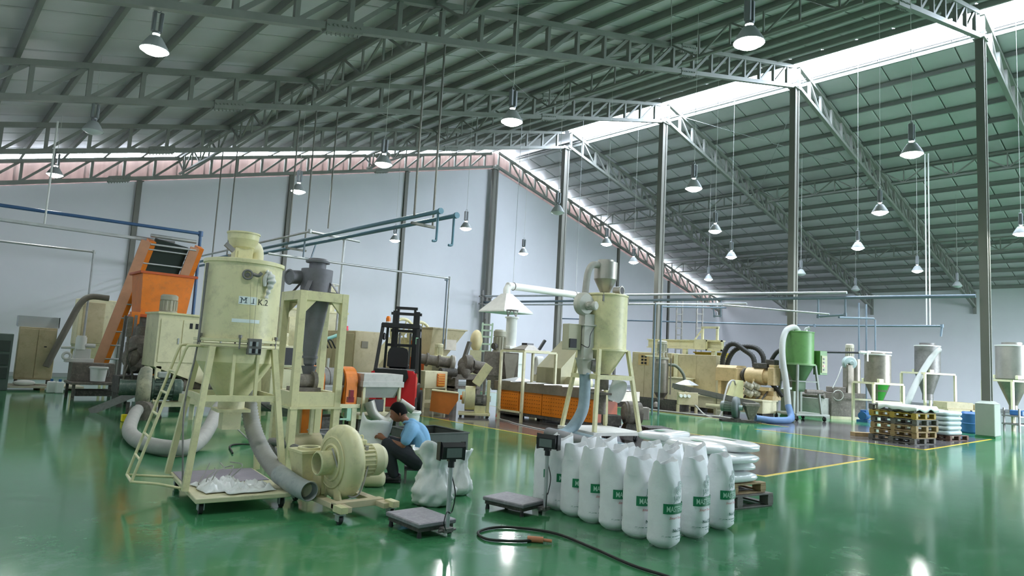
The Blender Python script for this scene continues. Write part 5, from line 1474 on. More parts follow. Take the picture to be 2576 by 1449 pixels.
# feeder with tilted control panel
T = thing('pellet_cutter', 'cream pellet cutter with drum, orange chute and tilted control panel', 'machine', (10.9, 13.4, 0), radians(-38))
MB().box(-.28, -.28, .06, .52, .28, .12, .005).build('base_plate', cream, T)
for x in (-.22, .46):
    for y in (-.22, .22): MB().cyl((x, y - .015, .035), (x, y + .015, .035), .035, n=12).build('caster_wheel', rubber, T)
MB().box(.42, -.06, .12, .50, .06, .95, .004).build('panel_post', cream, T)
M_ = Matrix.Translation((.28, 0, 1.08)) @ Matrix.Rotation(radians(32), 4, 'Y')
pb = MB().box(-.11, -.2, -.30, .11, .2, .30, .01).xf(M_)
pb.build('control_panel', cream, T)
MB().cyl((-.13, 0, .48), (.12, 0, .48), .30, n=34).cyl((-.14, 0, .48), (-.20, 0, .48), .16, n=24).build('cutter_drum', cream, T)
MB().cyl((-.21, 0, .48), (-.16, 0, .48), .15, n=24).cyl((-.26, 0, .48), (-.2, 0, .48), .06, n=14).build('orange_hub', orange, T)
MB().prism([(-.30, .42), (-.30, .58), (-.98, .62), (-1.0, .12), (-.52, .05)], -.22, .20, 'xz').build('orange_chute', mat('amber_orange_sheet', '#c4722b', .45, var=.12), T)
MB().prism([(-.32, .58), (-.98, .622), (-.98, .645), (-.32, .60)], -.24, .22, 'xz').build('chute_rim', cream, T)
motor(T, (.12, 0, .42), (1, 0, 0), .15, .30, greymet)
MB().box(.12, -.15, .12, .40, .15, .30, .006).build('motor_mount', cream, T)
MB().box(.50, -.04, .40, .53, .04, .55).build('white_switch', whitedust, T)
T = thing('power_plug', 'red and white industrial plug on the floor with its pale cable', 'plug', (11.45, 12.95, 0))
MB().cyl((0, 0, .03), (.02, -.02, .16), .04, n=12).build('red_body', redp, T)
MB().cyl((.02, -.02, .16), (.03, -.03, .30), .045, n=12).build('white_hood', white, T)
MB().tube([(.0, .0, .05), (-.1, -.25, .012), (-.25, -.7, .012), (-.5, -1.3, .012), (-.75, -2.4, .012), (-.8, -3.2, .012)], .011, n=6).build('cable', whitedust, T)

# orange cooling bath
T = thing('cooling_bath', 'long orange-sided cooling water bath with steel trough and rails on top', 'machine', (12.45, 11.95, 0))
MB().box(-.45, -1.75, .08, .45, 1.65, .16).box(-.40, -1.7, .62, .40, 1.6, .70).build('bed_frame', darkdusty, T)
for y in range(4):
    pz = MB().box(-.46, -1.72 + .84 * y, .16, -.44, -1.72 + .84 * y + .82, .70, .004)
    p = pz.build('orange_panel', mat('bath_orange', '#dd7d16', .4, var=.07, scale=4), T)
    s = MB()
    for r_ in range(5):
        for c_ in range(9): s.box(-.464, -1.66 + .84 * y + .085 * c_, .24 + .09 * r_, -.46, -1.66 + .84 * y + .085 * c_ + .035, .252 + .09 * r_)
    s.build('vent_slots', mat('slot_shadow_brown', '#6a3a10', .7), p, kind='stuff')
MB().box(-.44, -1.72, .16, .44, -1.70, .70).box(-.44, 1.6, .16, .44, 1.62, .70).box(.42, -1.7, .16, .44, 1.6, .70).build('end_panel', orange_dark, T)
tr = MB().box(-.48, -2.3, .70, .48, 1.75, .73).box(-.5, -2.3, .70, -.46, 1.75, .92).box(.46, -2.3, .70, .5, 1.75, .92).box(-.5, -2.32, .70, .5, -2.29, .92).box(-.5, 1.74, .70, .5, 1.77, .92)
tr.build('water_trough', stain, T)
for q in range(6): MB().box(-.50, -2.0 + .62 * q, .92, .50, -2.0 + .62 * q + .22, .945).build('steel_rail', steel, T)
MB().frustum((0, 1.35, .94), (.8, .6), (.05, 1.38, 1.04), (.1, .1)).build('pyramid_cover', galv, T)
for y in (-1.6, 0, 1.5): MB().box(-.4, y - .05, 0, .4, y + .05, .08).build('foot', darkdusty, T)
T = thing('cream_guard_frame', 'cream tube frame table standing in front of the orange bath', 'frame', (11.55, 12.35, 0))
for x in (-.22, .9):
    for y in (-.42, .42): MB().box(x - .03, y - .03, 0 if x < 0 else .946, x + .03, y + .03, 1.72).build('post', cream2, T)
for y in (-.42, .42): MB().box(-.22, y - .025, 1.70, .9, y + .025, 1.75).build('top_rail', cream2, T)
for x in (-.22, .9): MB().box(x - .025, -.395, 1.70, x + .025, .395, 1.75).build('top_rail', cream2, T)
MB().box(-.25, -.42, .22, -.19, .42, .26).build('lower_rail', cream2, T)
MB().box(-.1, -.3, 1.75, .8, .5, 1.78).build('tray', stain, T)
MB().box(.25, .0, 1.80, .5, .2, 1.95, .01).bar((.6, -.1, 1.8), (.75, -.15, 2.05), .08, .06).build('black_tool', blackp, T)
MB().frustum((.2, .0, 1.78), (.5, .5), (.3, .0, 1.9), (.2, .2)).build('small_cone', stain, T)

# mixer, hood and tower
T = thing('mixer_unit', 'dusty grey box mixer with upright motor below the white fume hood', 'mixer', (14.45, 16.3, 0), radians(-40))
MB().box(-.55, -.4, .95, .55, .4, 1.72, .01).frustum((0, 0, .5), (.5, .4), (0, 0, .95), (1.0, .76)).build('mixing_box', dusty, T)
MB().frustum((.3, -.42, .8), (.2, .14), (.3, -.42, 1.5), (.42, .2)).box(.1, -.5, 1.5, .52, -.32, 1.68).build('side_hopper', mat('pale_dusty_steel', '#a39d93'), T)
motor(T, (-.08, 0, 1.72), (0, 0, 1), .20, .72, mat('warm_grey_motor', '#a9a593'))
MB().cyl((-.28, -.2, 1.9), (-.18, -.1, 1.9), .1, n=14).build('gear_cover', darkdusty, T)
for x in (-.5, .5):
    for y in (-.35, .35): MB().box(x - .04, y - .04, 0, x + .04, y + .04, 1.0).build('leg', dusty, T)
T = thing('fume_hood', 'white pyramid fume hood hanging with a fat white duct', 'hood', (16.95, 19.0, 3.3))
MB().frustum((0, 0, 0), (1.45, 1.45), (0, 0, .68), (.30, .30)).box(-.74, -.74, -.06, .74, .74, 0, .004).build('canopy', whitedust, T)
MB().tube([(0, 0, .66), (0, 0, .85), (.12, 0, .98), (.35, 0, 1.0), (3.9, 0, 1.04), (4.1, 0, .95), (4.15, 0, .7)], .14, n=16, sm=6).build('duct', white, T)
MB().torus((.32, 0, 1.0), .145, .02, (1, 0, 0), 18, 6).torus((3.85, 0, 1.04), .145, .02, (1, 0, 0), 18, 6).build('duct_clamp', greymet, T)
for x in (.3, 3.9): MB().cyl((x, 0, 1.14), (x, 0, zlt(16.95 + x) - 3.3), .01, n=6).build('hanger_rod', galv, T)
T = thing('drying_tower', 'round pale tower on a white box below the fume hood', 'tower', (15.65, 17.2, 0))
MB().cyl((0, 0, 1.9), (0, 0, 2.95), .19, n=22).cyl((0, 0, 2.92), (0, 0, 2.97), .24, n=22).build('tower_tube', whitedust, T)
for a in range(4): MB().bar((.2 * cos(a * 1.57), .2 * sin(a * 1.57), 2.97), (.2 * cos(a * 1.57 + .7), .2 * sin(a * 1.57 + .7), 3.22), .03).build('cage_strut', greymet, T)
MB().torus((0, 0, 3.2), .2, .02, (0, 0, 1), 18, 5).build('cage_ring', greymet, T)
MB().box(-.3, -.3, 1.35, .45, .35, 1.95, .01).box(-.25, -.25, 0, .4, .3, 1.35).build('base_box', white, T)
T = thing('mint_ladder_frame', 'pale mint ladder-like machine frame with a tan dome beside it', 'machine', (14.95, 17.75, 0), radians(-40))
for x in (-.17, .17): MB().bar((x, 0, 0), (x + .06, .05, 2.72), .05, .06).build('upright', mat('pale_mint_paint', '#c9dcc6', .5), T)
for z in (1.7, 1.95, 2.2, 2.42, 2.62): MB().box(-.15, -.01, z, .2, .03, z + .06).build('rung', mat('pale_mint_paint', '#c9dcc6'), T)
d = MB(); blob(d, (-.30, .1, 2.08), (.22, .3, .38)); d.build('tan_dome', mat('tan_dome_paint', '#d7c79b', .5), T)
MB().box(-.5, -.1, 0, -.1, .3, 1.75).build('dome_pedestal', cream2, T)
T = thing('tan_grinder', 'tan sloping hopper grinder with orange side behind the cooling bath', 'machine', (13.55, 12.6, 0))
MB().prism([(-.65, .55), (-.65, 1.35), (.25, 2.1), (.55, 2.1), (.55, .55)], -.45, .45, 'xz').build('housing', mat('khaki_paint', '#b3ad8c', .5, var=.08), T)
MB().box(.10, -.48, .6, .35, -.45, 1.95).build('orange_strip', mat('faded_orange_strip', '#c48453', .5), T)
MB().cyl((-.5, -.6, .98), (.3, -.6, .98), .16, n=18).build('roll', cream2, T)
MB().box(-.6, -.42, 0, .5, .42, .55).build('base', darkdusty, T)
T = thing('white_round_fan', 'small round white fan housing behind the guard frame', 'fan', (14.15, 14.3, 0))
MB().cyl((-.05, 0, 1.35), (.1, -.1, 1.35), .30, n=26).torus((-.05, 0, 1.35), .26, .04, (.8, -.5, 0), 26, 6).build('housing', white, T)
MB().box(-.15, -.15, 0, .2, .1, 1.1).build('pedestal', cream2, T)

# ---------------------------------------------------------------- second silo with steel top
T = thing('silo_dryer', 'tall cream silo dryer with stainless steel cyclone loader on top', 'silo', (10.84, 9.03, 0), radians(-14))
R = .47
MB().lathe([(R, 1.84), (R, 2.93), (R + .02, 2.935), (R + .02, 2.96), (R - .03, 2.98), (0, 3.02)], n=40).build('tank_body', cream, T)
MB().lathe([(R + .04, 1.80), (R + .04, 1.84), (R, 1.845)], n=40).build('flange_ring', cream, T)
MB().lathe([(.18, 1.32), (R, 1.80)], n=36).build('cone', cream, T)
MB().lathe([(.10, 3.02), (.24, 3.30), (.245, 3.66), (.17, 3.67), (.17, 3.71), (0, 3.72)], c=(-.02, 0, 0), n=32).build('steel_loader', steel, T, label='brushed steel cyclone loader')
MB().cyl((.10, -.18, 3.06), (.16, -.34, 3.06), .085, n=18).torus((.16, -.34, 3.06), .085, .015, (.3, -.9, 0), 18, 6).build('loader_port', steel, T)
MB().cyl((.163, -.345, 3.06), (.165, -.35, 3.06), .075, n=18).build('port_opening', blackp, T)
MB().tube([(-.22, -.05, 3.58), (-.40, -.05, 3.56), (-.50, -.05, 3.40), (-.54, -.05, 3.1), (-.56, -.05, 2.78)], .07, n=14).build('loader_hose', hosegrey, T)
MB().lathe([(0, -.10), (.20, -.09), (.235, -.04), (.235, .06), (.0, .07)], c=(-.66, -.18, 2.72), n=30, axis=(-.15, 1, 0), caps=False).build('fan_housing', mat('pale_warm_grey', '#b3b2a8', .5, var=.08), T)
motor(T, (-.62, -.26, 2.68), (.35, -1, 0), .085, .22, mat('pale_warm_grey', '#b3b2a8'), 'fan_motor')
MB().box(-.66, -.24, 1.62, -.42, -.02, 2.52, .006).frustum((-.54, -.13, 1.30), (.18, .16), (-.54, -.13, 1.62), (.30, .24)).build('heater_duct', mat('pale_warm_grey', '#b3b2a8'), T)
MB().box(-.69, -.27, 2.28, -.39, .01, 2.31).box(-.69, -.27, 1.60, -.39, .01, 1.63).build('duct_flange', mat('pale_warm_grey', '#b3b2a8'), T)
MB().cyl((-.44, -.16, 1.50), (-.25, -.2, 1.48), .13, n=18).build('air_inlet', greymet, T)
cb = MB().box(-.98, -.16, 1.78, -.68, .08, 2.30, .006).build('control_box', mat('grey_cream_box', '#b1ad94', .5, var=.06), T)
MB().box(-.96, -.19, 1.82, -.80, -.16, 2.0).build('switch_plate', blackp, cb)
MB().tube([(-.7, -.2, 1.9), (-.58, -.3, 1.85), (-.55, -.3, 2.1), (-.45, -.28, 2.25)], .008, n=5).build('wire', blackp, T)
for sx in (-1, 1):
    for sy in (-1, 1): MB().bar((sx * .36, sy * .36, 1.82), (sx * .56, sy * .58, .20), .08, .065).build('leg', cream, T)
r_ = MB(); e = .455
for s in (-1, 1): r_.box(-e, s * e - .02, 1.22, e, s * e + .02, 1.31).box(s * e - .02, -e, 1.22, s * e + .02, e, 1.31)
r_.build('frame_rail', cream, T)
MB().box(-.62, -.64, .13, .62, .66, .20, .005).build('trolley_deck', whitedust, T)
for x, y in ((-.5, -.52), (.5, -.52), (-.5, .54), (.5, .54)): caster(T, x, y, .13, .055)
for a in (0.9, 2.5, 4.0, 5.6): MB().box(R * cos(a) - .015, R * sin(a) - .015, 2.8, R * cos(a) + .015, R * sin(a) + .015, 2.97).build('lid_clamp', greymet, T)
MB().cyl((0, 0, 1.0), (0, 0, 1.32), .14, n=18).cyl((0, 0, .9), (0, 0, .94), .24, n=18).cyl((0, 0, .5), (0, 0, .9), .1, n=14).build('outlet', dusty, T)
single('silo_return_hose', MB().tube([(10.32, 9.05, 1.32), (10.28, 9.0, .95), (10.18, 8.95, .6), (9.95, 8.95, .3), (9.7, 8.95, .15), (9.45, 8.92, .13)], .115, n=14), mat('blue_grey_hose', '#8296a0', .65, var=.12, scale=6), 'blue grey hose bending from the silo duct down to the floor', 'hose')
single('hanging_sack', MB().add(*(lambda g: (g.v, g.f))(pillow(.34, .10, .46, 3.3)), True), sackm, 'white sack with green ring emblem hanging tilted under the silo', 'sack', loc=(10.95, 8.80, .78), rz=radians(-45))
hsk = bpy.data.objects['hanging_sack']; hsk.rotation_euler = (0, radians(18), radians(-50))
m = MB()
for cx, cz_ in ((0, .26), (.035, .22)):
    vs, fs = ring2(cx, cz_, .045, .03, 20, 0, 5); m.add([(x, -.068, z) for x, y, z in vs], fs)
m.build('ring_emblem', printg, hsk)
T = thing('dusty_vacuum_pump', 'dusty grey vacuum pump standing under the right legs of the silo', 'pump', (12.15, 9.22, 0), radians(-35))
MB().cyl((-.18, 0, .48), (.18, 0, .48), .24, n=24).lathe([(.0, -.2), (.16, -.2), (.2, -.16), (.26, -.1), (.26, 0)], c=(-.02, 0, .48), axis=(1, 0, 0), n=24, caps=False).build('pump_body', dusty, T)
MB().torus((.05, 0, .48), .24, .03, (1, 0, 0), 22, 6).torus((-.1, 0, .48), .23, .025, (1, 0, 0), 22, 6).build('casing_rib', darkdusty, T)
MB().frustum((0, 0, 0), (.5, .4), (0, 0, .3), (.26, .22)).build('pedestal', darkdusty, T)
MB().box(.18, -.1, .35, .36, .1, .62, .01).build('end_cover', mat('pale_dusty_steel', '#a39d93'), T)
MB().box(-.65, -.2, .2, -.3, .2, .42, .01).frustum((-.48, 0, 0), (.2, .2), (-.48, 0, .2), (.3, .34)).build('dark_hopper', darkdusty, T)
T = thing('low_dark_pallet', 'small dark pallet on the floor beside the silo trolley', 'pallet', (13.35, 9.45, 0), radians(-30))
for k in range(4): MB().box(-.3, -.3 + .16 * k, .09, .3, -.3 + .16 * k + .12, .12).build('plank', darkdusty, T)
for x in (-.25, .2): MB().box(x, -.3, 0, x + .06, .3, .09).build('bearer', darkdusty, T)
T = thing('grey_pipe_length', 'grey pipe with flanged open end lying on the floor behind the sacks', 'pipe', (0, 0, 0))
MB().cyl((9.55, 9.25, .13), (8.9, 7.25, .13), .11, n=18, caps=True).build('tube', mat('grey_floor_pipe', '#7b7b80', .5, .2, var=.1), T)
MB().torus((8.9, 7.25, .13), .115, .018, (-.3, -.95, 0), 20, 6).build('end_flange', galv, T)
single('blue_grey_pipe_length', MB().cyl((9.95, 9.0, .10), (9.35, 7.2, .10), .10, n=16), mat('blue_grey_hose', '#8296a0'), 'blue grey pipe lying alongside the flanged grey pipe', 'pipe')
# ================================================================ machines beyond the aisle
T = thing('mixing_tank', 'tall dusty steel mixing tank with cream motor standing in a grey trough', 'tank', (20.55, 14.35, 0), radians(-35))
MB().lathe([(.14, .42), (.25, .6), (.25, 1.65), (.22, 1.80), (.2, 1.82)], n=26).build('tank_body', stain, T)
MB().cyl((0, 0, 1.80), (0, 0, 1.87), .26, n=24).build('lid', mat('warm_grey_motor', '#a9a593'), T)
for a in range(4): MB().bar((.2 * cos(a * 1.57), .2 * sin(a * 1.57), 1.87), (.14 * cos(a * 1.57), .14 * sin(a * 1.57), 2.08), .05).build('motor_stand', mat('warm_grey_motor', '#a9a593'), T)
motor(T, (0, 0, 2.06), (0, 0, 1), .17, .42, mat('warm_grey_motor', '#a9a593'))
MB().cyl((0, 0, .05), (0, 0, .45), .14, n=18).box(-.3, -.3, .05, .3, .3, .10).build('base_pipe', stain, T)
MB().tube([(.2, -.1, 1.62), (.5, -.15, 1.58), (.75, -.2, 1.3), (.82, -.22, .98)], .055, n=12).build('suction_hose', mat('olive_grey_hose', '#6f7567', .6), T)
MB().box(-.62, -.05, 1.88, .0, .05, 1.92).build('bracket_arm', cream2, T)
MB().box(.24, -.27, .55, .27, -.23, 1.85).build('side_rod', dusty, T)
T = thing('grey_trough', 'long dark grey collecting trough on the floor along the green aisle', 'trough', (20.2, 14.6, 0), radians(0))
MB().box(-.35, -1.4, .02, .35, 1.4, .06).box(-.37, -1.4, .02, -.33, 1.4, .38).box(.33, -1.4, .02, .37, 1.4, .38).box(-.37, -1.42, .02, .37, -1.38, .38).box(-.37, 1.38, .02, .37, 1.42, .38).build('trough_body', darkdusty, T)
MB().tube([(-.37, -.6, .2), (-.5, -.65, .22), (-.55, -.7, .1)], .08, n=12).build('elbow', dusty, T)
T = thing('belt_trough', 'long sloping grey channel conveyor with a pyramid cover at its upper end', 'conveyor', (20.4, 12.2, 0), radians(0))
A, B = V(-.2, 1.3, .86), V(.7, -1.3, .44)
MB().bar(A, B, .40, .14, (0, 0, 1)).build('channel', mat('dark_green_grey_steel', '#5f655f', .5, .3, var=.12), T)
MB().bar(A + V(-.2, 0, .05), B + V(-.2, 0, .05), .03, .16, (0, 0, 1)).build('side_rail', greymet, T)
MB().frustum((.0, 1.0, .95), (.5, .7), (.05, 1.0, 1.12), (.1, .1)).build('pyramid_cover', galv, T)
for t in (.1, .5, .9):
    q = A.lerp(B, t); MB().box(q.x - .04, q.y - .04, 0, q.x + .04, q.y + .04, q.z - .05).build('leg', cream2, T)
MB().cyl((.0, .2, .32), (.3, -.9, .30), .07, n=12).build('lower_tube', cream2, T)
T = thing('switch_stand', 'small cream stand with a row of white round switches beside the trough', 'stand', (19.75, 12.75, 0), radians(-35))
MB().box(-.32, -.06, .3, .38, .06, .72, .008).build('panel', tan, T)
for q in range(3): MB().cyl((-.24 + .14 * q, -.06, .60), (-.24 + .14 * q, -.13, .60), .055, n=14).build('round_switch', white, T)
for x in (-.3, .34): MB().box(x - .04, -.05, 0, x + .04, .05, .3).build('leg', tan, T)
single('switch_cable', MB().tube([(19.9, 12.5, .3), (19.6, 11.9, .03), (19.9, 11.6, .03), (20.15, 11.6, .6), (20.6, 11.7, 1.1), (21.2, 11.85, 1.2), (21.5, 11.95, 1.05)], .028, n=8), hosegrey, 'grey cable looping from the switch stand up to the motor cluster', 'cable')
single('floor_cables', MB().tube([(19.45, 14.6, .03), (19.4, 13.2, .03), (19.5, 12.2, .03), (19.75, 11.6, .03), (19.6, 11.0, .03)], .035, n=8), hosegrey, 'grey cable lying along the edge of the green aisle', 'cable')

T = thing('control_cabinet', 'tan control cabinet with dark gauges behind the steel mixing tank', 'cabinet', (22.7, 16.15, 0))
MB().box(-.3, -.95, .06, .5, .95, 2.08, .012).build('carcass', tan, T)
for k in range(3): MB().box(-.315, -.9 + .61 * k, .15, -.3, -.9 + .61 * k + .59, 2.0, .006).build('door', tan, T)
gp = MB().box(-.33, .1, 1.55, -.315, .62, 2.0).build('gauge_panel', mat('amber_tan', '#c0a673', .5), T)
for q in range(6): MB().box(-.345, .2 + .16 * (q % 2), 1.6 + .13 * (q // 2), -.33, .3 + .16 * (q % 2), 1.68 + .13 * (q // 2)).build('gauge', blackp, gp)
MB().box(-.3, -.95, 0, .5, .95, .06).build('plinth', darkdusty, T)
T = thing('large_tan_housing', 'broad plain tan machine housing with white strip on its left', 'machine', (22.8, 14.2, 0))
MB().box(-.3, -.9, .35, .4, .75, 2.06, .012).build('housing', tan, T)
MB().box(-.32, .75, .35, .38, .95, 2.07, .01).build('pale_strip', cream2, T)
MB().box(-.31, -.88, .5, -.3, -.1, 1.98, .004).box(-.31, -.06, .5, -.3, .72, 1.98, .004).build('cover_plate', tan, T)
MB().box(-.9, .0, .0, -.35, .8, 1.12, .01).box(-.95, -.05, 1.12, -.3, .85, 1.16).build('side_table', cream2, T)
MB().box(-.3, -.9, 0, .4, .9, .35).build('base', cream2, T)
T = thing('gear_motor_cluster', 'cluster of four small cream gear motors on a sloping cream guard', 'machine', (21.72, 11.9, .16), radians(-35))
MB().prism([(-.4, .44), (.0, .44), (.0, 1.05), (-.15, 1.05)], -.25, .25, 'xz').build('guard', mat('pale_lime_cream', '#cfcf9c', .5), T)
for q in range(4): motor(T, (.08 + .26 * (q % 2), -.18, .70 + .24 * (q // 2)), (.8, -.3, -.4), .11, .30, mat('warm_grey_motor', '#a9a593'))
T = thing('machine_bed', 'long low cream machine bed along the far side of the aisle', 'machine', (21.9, 12.0, 0))
MB().box(-.5, -1.1, .15, .5, 1.8, .55, .01).box(-.55, -1.12, .55, .55, 1.85, .60).build('bed', cream2, T)
for y in (-.95, .3, 1.6): MB().box(-.4, y - .1, 0, .4, y + .1, .15).build('foot', darkdusty, T)
T = thing('barrel_gearbox', 'ochre gearbox housing at the left end of the extruder barrel', 'machine', (22.3, 12.55, .6))
MB().box(-.4, -.42, .55, .4, .42, 1.02, .015).prism([(-.4, 1.02), (.4, 1.02), (.3, 1.12), (-.3, 1.12)], -.38, .38, 'xz').build('housing', ochre, T)
for y in (-.3, .3): MB().box(-.3, y - .06, 0, .3, y + .06, .55).build('stand', ochre, T)
MB().cyl((0, -.42, .8), (0, -.62, .8), .16, n=18).cyl((0, -.5, .8), (0, -.56, .8), .24, n=18).build('coupling', darkdusty, T)
T = thing('ochre_motor', 'round ochre drive motor with dusty fittings on the extruder line', 'motor', (22.3, 11.35, .6))
MB().cyl((0, .55, .78), (0, -.1, .78), .30, n=26).cyl((0, .6, .78), (0, .5, .78), .22, n=22).cyl((0, -.1, .78), (0, -.3, .78), .24, n=22).build('motor_body', ochre, T)
MB().box(-.25, -.50, .5, .25, -.28, 1.1, .015).box(-.2, -.48, 1.1, .2, -.3, 1.2, .01).build('end_housing', ochre, T)
MB().box(-.15, -.2, 1.06, .2, .3, 1.25, .02).box(-.1, -.45, 1.2, .25, -.1, 1.38, .02).build('dark_blower', darkdusty, T)
MB().box(-.3, -.5, .0, .3, .5, .14).box(-.35, -.4, .3, .1, .2, .42).box(-.2, -.48, .14, .2, .5, .3).build('bed_plate', ochre, T)
for q in range(6): MB().bar((-.45, .9 - .22 * q, .02), (-.35 + .1 * (q % 3), .82 - .22 * q, .15 + .18 * (q % 4)), .05, .04).build('fitting', darkdusty if q % 3 else ochre, T)
T = thing('yellow_hopper', 'mustard yellow feed hopper under the cream crane beam', 'hopper', (23.98, 14.35, 0))
MB().frustum((0, -.2, 1.35), (.3, .3), (0, 0, 2.18), (.8, 1.2)).build('hopper_body', mat('mustard_paint', '#b99a2e', .5, var=.12), T)
MB().box(-.42, -.62, 2.16, .42, .62, 2.20).build('rim', mat('mustard_paint', '#b99a2e'), T)
MB().box(-.2, -.3, 0, .2, .0, 1.36).build('pedestal', cream2, T)
T = thing('crane_beam', 'long cream I-beam with end frame over the tan cabinets', 'beam', (23.35, 15.4, 0))
MB().box(-.12, -1.9, 2.62, .12, 1.6, 2.66).box(-.015, -1.9, 2.34, .015, 1.6, 2.62).box(-.12, -1.9, 2.30, .12, 1.6, 2.34).build('beam', cream2, T)
MB().box(-.14, -1.2, 2.28, .1, -.7, 2.68).build('web_cover', cream2, T)
eb = MB().box(-.16, -1.92, 2.24, -.10, -1.22, 2.30).box(-.16, -1.92, 2.60, -.10, -1.22, 2.66).box(-.16, -1.28, 2.24, -.10, -1.22, 2.66).box(-.16, -1.92, 2.24, -.10, -1.86, 2.66)
eb.build('end_frame', cream, T)
for y in (1.3, -.2, -1.5): MB().box(-.08, y - .08, 0, .08, y + .08, 2.30).build('post', cream2, T)
for y in (-.95, -1.6): MB().box(.0, y - .04, 2.66, .08, y + .04, 3.15).build('upright', cream2, T)
MB().box(0, -1.66, 3.12, .08, -.9, 3.20).bar((.04, -.6, 2.68), (.04, -.95, 3.1), .04).build('top_bar', cream2, T)
# black ribbed hoses from the hopper to the motor
for k, pts in enumerate(([(22.4, 13.0, 1.60), (22.4, 12.95, 2.05), (22.45, 12.8, 2.42), (22.5, 12.55, 2.50), (22.5, 12.2, 2.3), (22.5, 11.85, 2.05), (22.4, 11.7, 1.62)],
                         [(22.7, 13.0, 1.55), (22.7, 12.9, 1.95), (22.75, 12.7, 2.28), (22.8, 12.35, 2.42), (22.8, 11.9, 2.38), (22.75, 11.6, 2.1), (22.65, 11.5, 1.6)])):
    single('ribbed_duct', MB().tube(pts, .095, n=12, sm=8, corr=.045), hosedark, 'black ribbed duct arching over the ochre motor, ' + ('nearer one' if k == 0 else 'one behind'), 'duct', 'black ribbed ducts')

T = thing('blue_green_blower', 'dark blue-green blower with cone guard on the floor before the green hopper', 'blower', (18.95, 10.5, 0), radians(-45))
MB().lathe([(.0, -.08), (.2, -.1), (.31, -.08), (.34, 0), (.31, .08), (.0, .10)], c=(0, 0, .42), n=34, axis=(1, -.5, 0), sharp=False, caps=False).build('volute_casing', mat('blue_green_grey', '#565f5f', .5, var=.2, scale=4), T)
MB().torus((.05, -.03, .42), .24, .025, (1, -.5, 0), 28, 6).cyl((.08, -.04, .42), (.18, -.09, .42), .08, n=14).build('casing_rib', mat('pale_blue_grey', '#9fb0ae', .5), T)
motor(T, (-.08, .04, .44), (-1, .5, 0), .15, .36, mat('blue_green_motor', '#7d8280', .5))
MB().frustum((.42, -.1, .08), (.12, .12), (.42, -.1, .50), (.40, .34)).box(.2, -.28, .5, .64, .08, .58).build('outlet_cone', dusty, T)
MB().box(-.45, -.2, .0, .7, -.12, .05).box(-.45, .12, .0, .7, .2, .05).box(-.1, -.2, .05, .1, .2, .10).build('base_frame', darkdusty, T)
single('blue_hose', MB().tube([(19.3, 10.05, .14), (19.7, 9.75, .10), (20.3, 9.6, .10), (20.9, 9.75, .10), (21.25, 9.85, .16), (21.45, 10.05, .5)], .105, n=14), mat('blue_hose_rubber', '#55759c', .55, var=.12), 'blue hose end on the floor rising to the grey hose', 'hose')
single('grey_riser_hose', MB().tube([(21.45, 10.05, .5), (21.6, 10.2, 1.2), (21.75, 10.4, 2.0), (21.95, 10.5, 2.6), (22.2, 10.5, 2.98), (22.5, 10.4, 3.12), (22.68, 10.35, 3.05), (22.7, 10.33, 2.96)], .10, n=14), mat('pale_grey_hose', '#a7aaa6', .6, var=.08), 'pale grey hose arching up to the lid of the green hopper', 'hose')
single('black_loop_hose', MB().tube([(22.4, 10.75, 2.36), (22.35, 10.95, 2.18), (22.3, 11.13, 1.75), (22.3, 11.05, 1.2), (22.35, 10.85, .95), (22.5, 10.75, .75)], .07, n=12), hosedark, 'black hose looping behind the green hopper', 'hose')

T = thing('green_hopper', 'green hopper dryer on a wheeled trolley before a white-footed column', 'hopper', (22.75, 10.3, 0), radians(-25))
R = .47
MB().lathe([(R, 1.90), (R, 2.94), (R + .02, 2.95), (R + .02, 2.98), (0, 3.03)], n=36).build('tank_body', greenp, T)
MB().lathe([(R + .06, 1.84), (R + .06, 1.90), (R, 1.905)], n=36).build('flange_ring', mat('faded_green', '#7ba06d', .5, var=.08), T)
MB().lathe([(.22, 1.33), (R, 1.84)], n=34).box(-.15, -.15, .95, .15, .15, 1.34).build('cone', mat('dark_leaf_green', '#466b41', .5, var=.1), T)
MB().tube([(.22, -.05, 2.98), (.24, -.05, 3.08), (.34, -.1, 3.14)], .06, n=12).build('lid_elbow', galv, T)
for sx in (-1, 1):
    for sy in (-1, 1): MB().bar((sx * .36, sy * .36, 1.86), (sx * .50, sy * .50, .24), .07, .06).build('leg', mat('grey_green_leg', '#7c8479', .5), T)
r_ = MB(); e = .42
for s in (-1, 1): r_.box(-e, s * e - .015, 1.28, e, s * e + .015, 1.32).box(s * e - .015, -e, 1.28, s * e + .015, e, 1.32)
r_.build('frame_rail', mat('grey_green_leg', '#7c8479'), T)
cb = MB().box(.50, -.42, 1.55, .80, -.10, 2.36, .008).build('control_box', greenp, T)
MB().box(.55, -.45, 1.62, .78, -.42, 2.2, .004).build('panel_face', mat('pale_green_panel', '#b5b891', .5), cb)
for q in range(4): MB().box(.60, -.462, 1.7 + .12 * q, .66, -.45, 1.76 + .12 * q).build('push_button', redp if q == 1 else blackp, cb)
MB().box(-.6, -.6, .18, .75, .6, .24, .005).build('trolley_deck', mat('grey_deck', '#a3a89f', .5), T)
for x, y in ((-.5, -.5), (.62, -.5), (-.5, .5), (.62, .5)): caster(T, x, y, .18, .08)
MB().cyl((-.2, -.55, .98), (.5, -.55, .98), .07, n=12).build('cross_pipe', dusty, T)

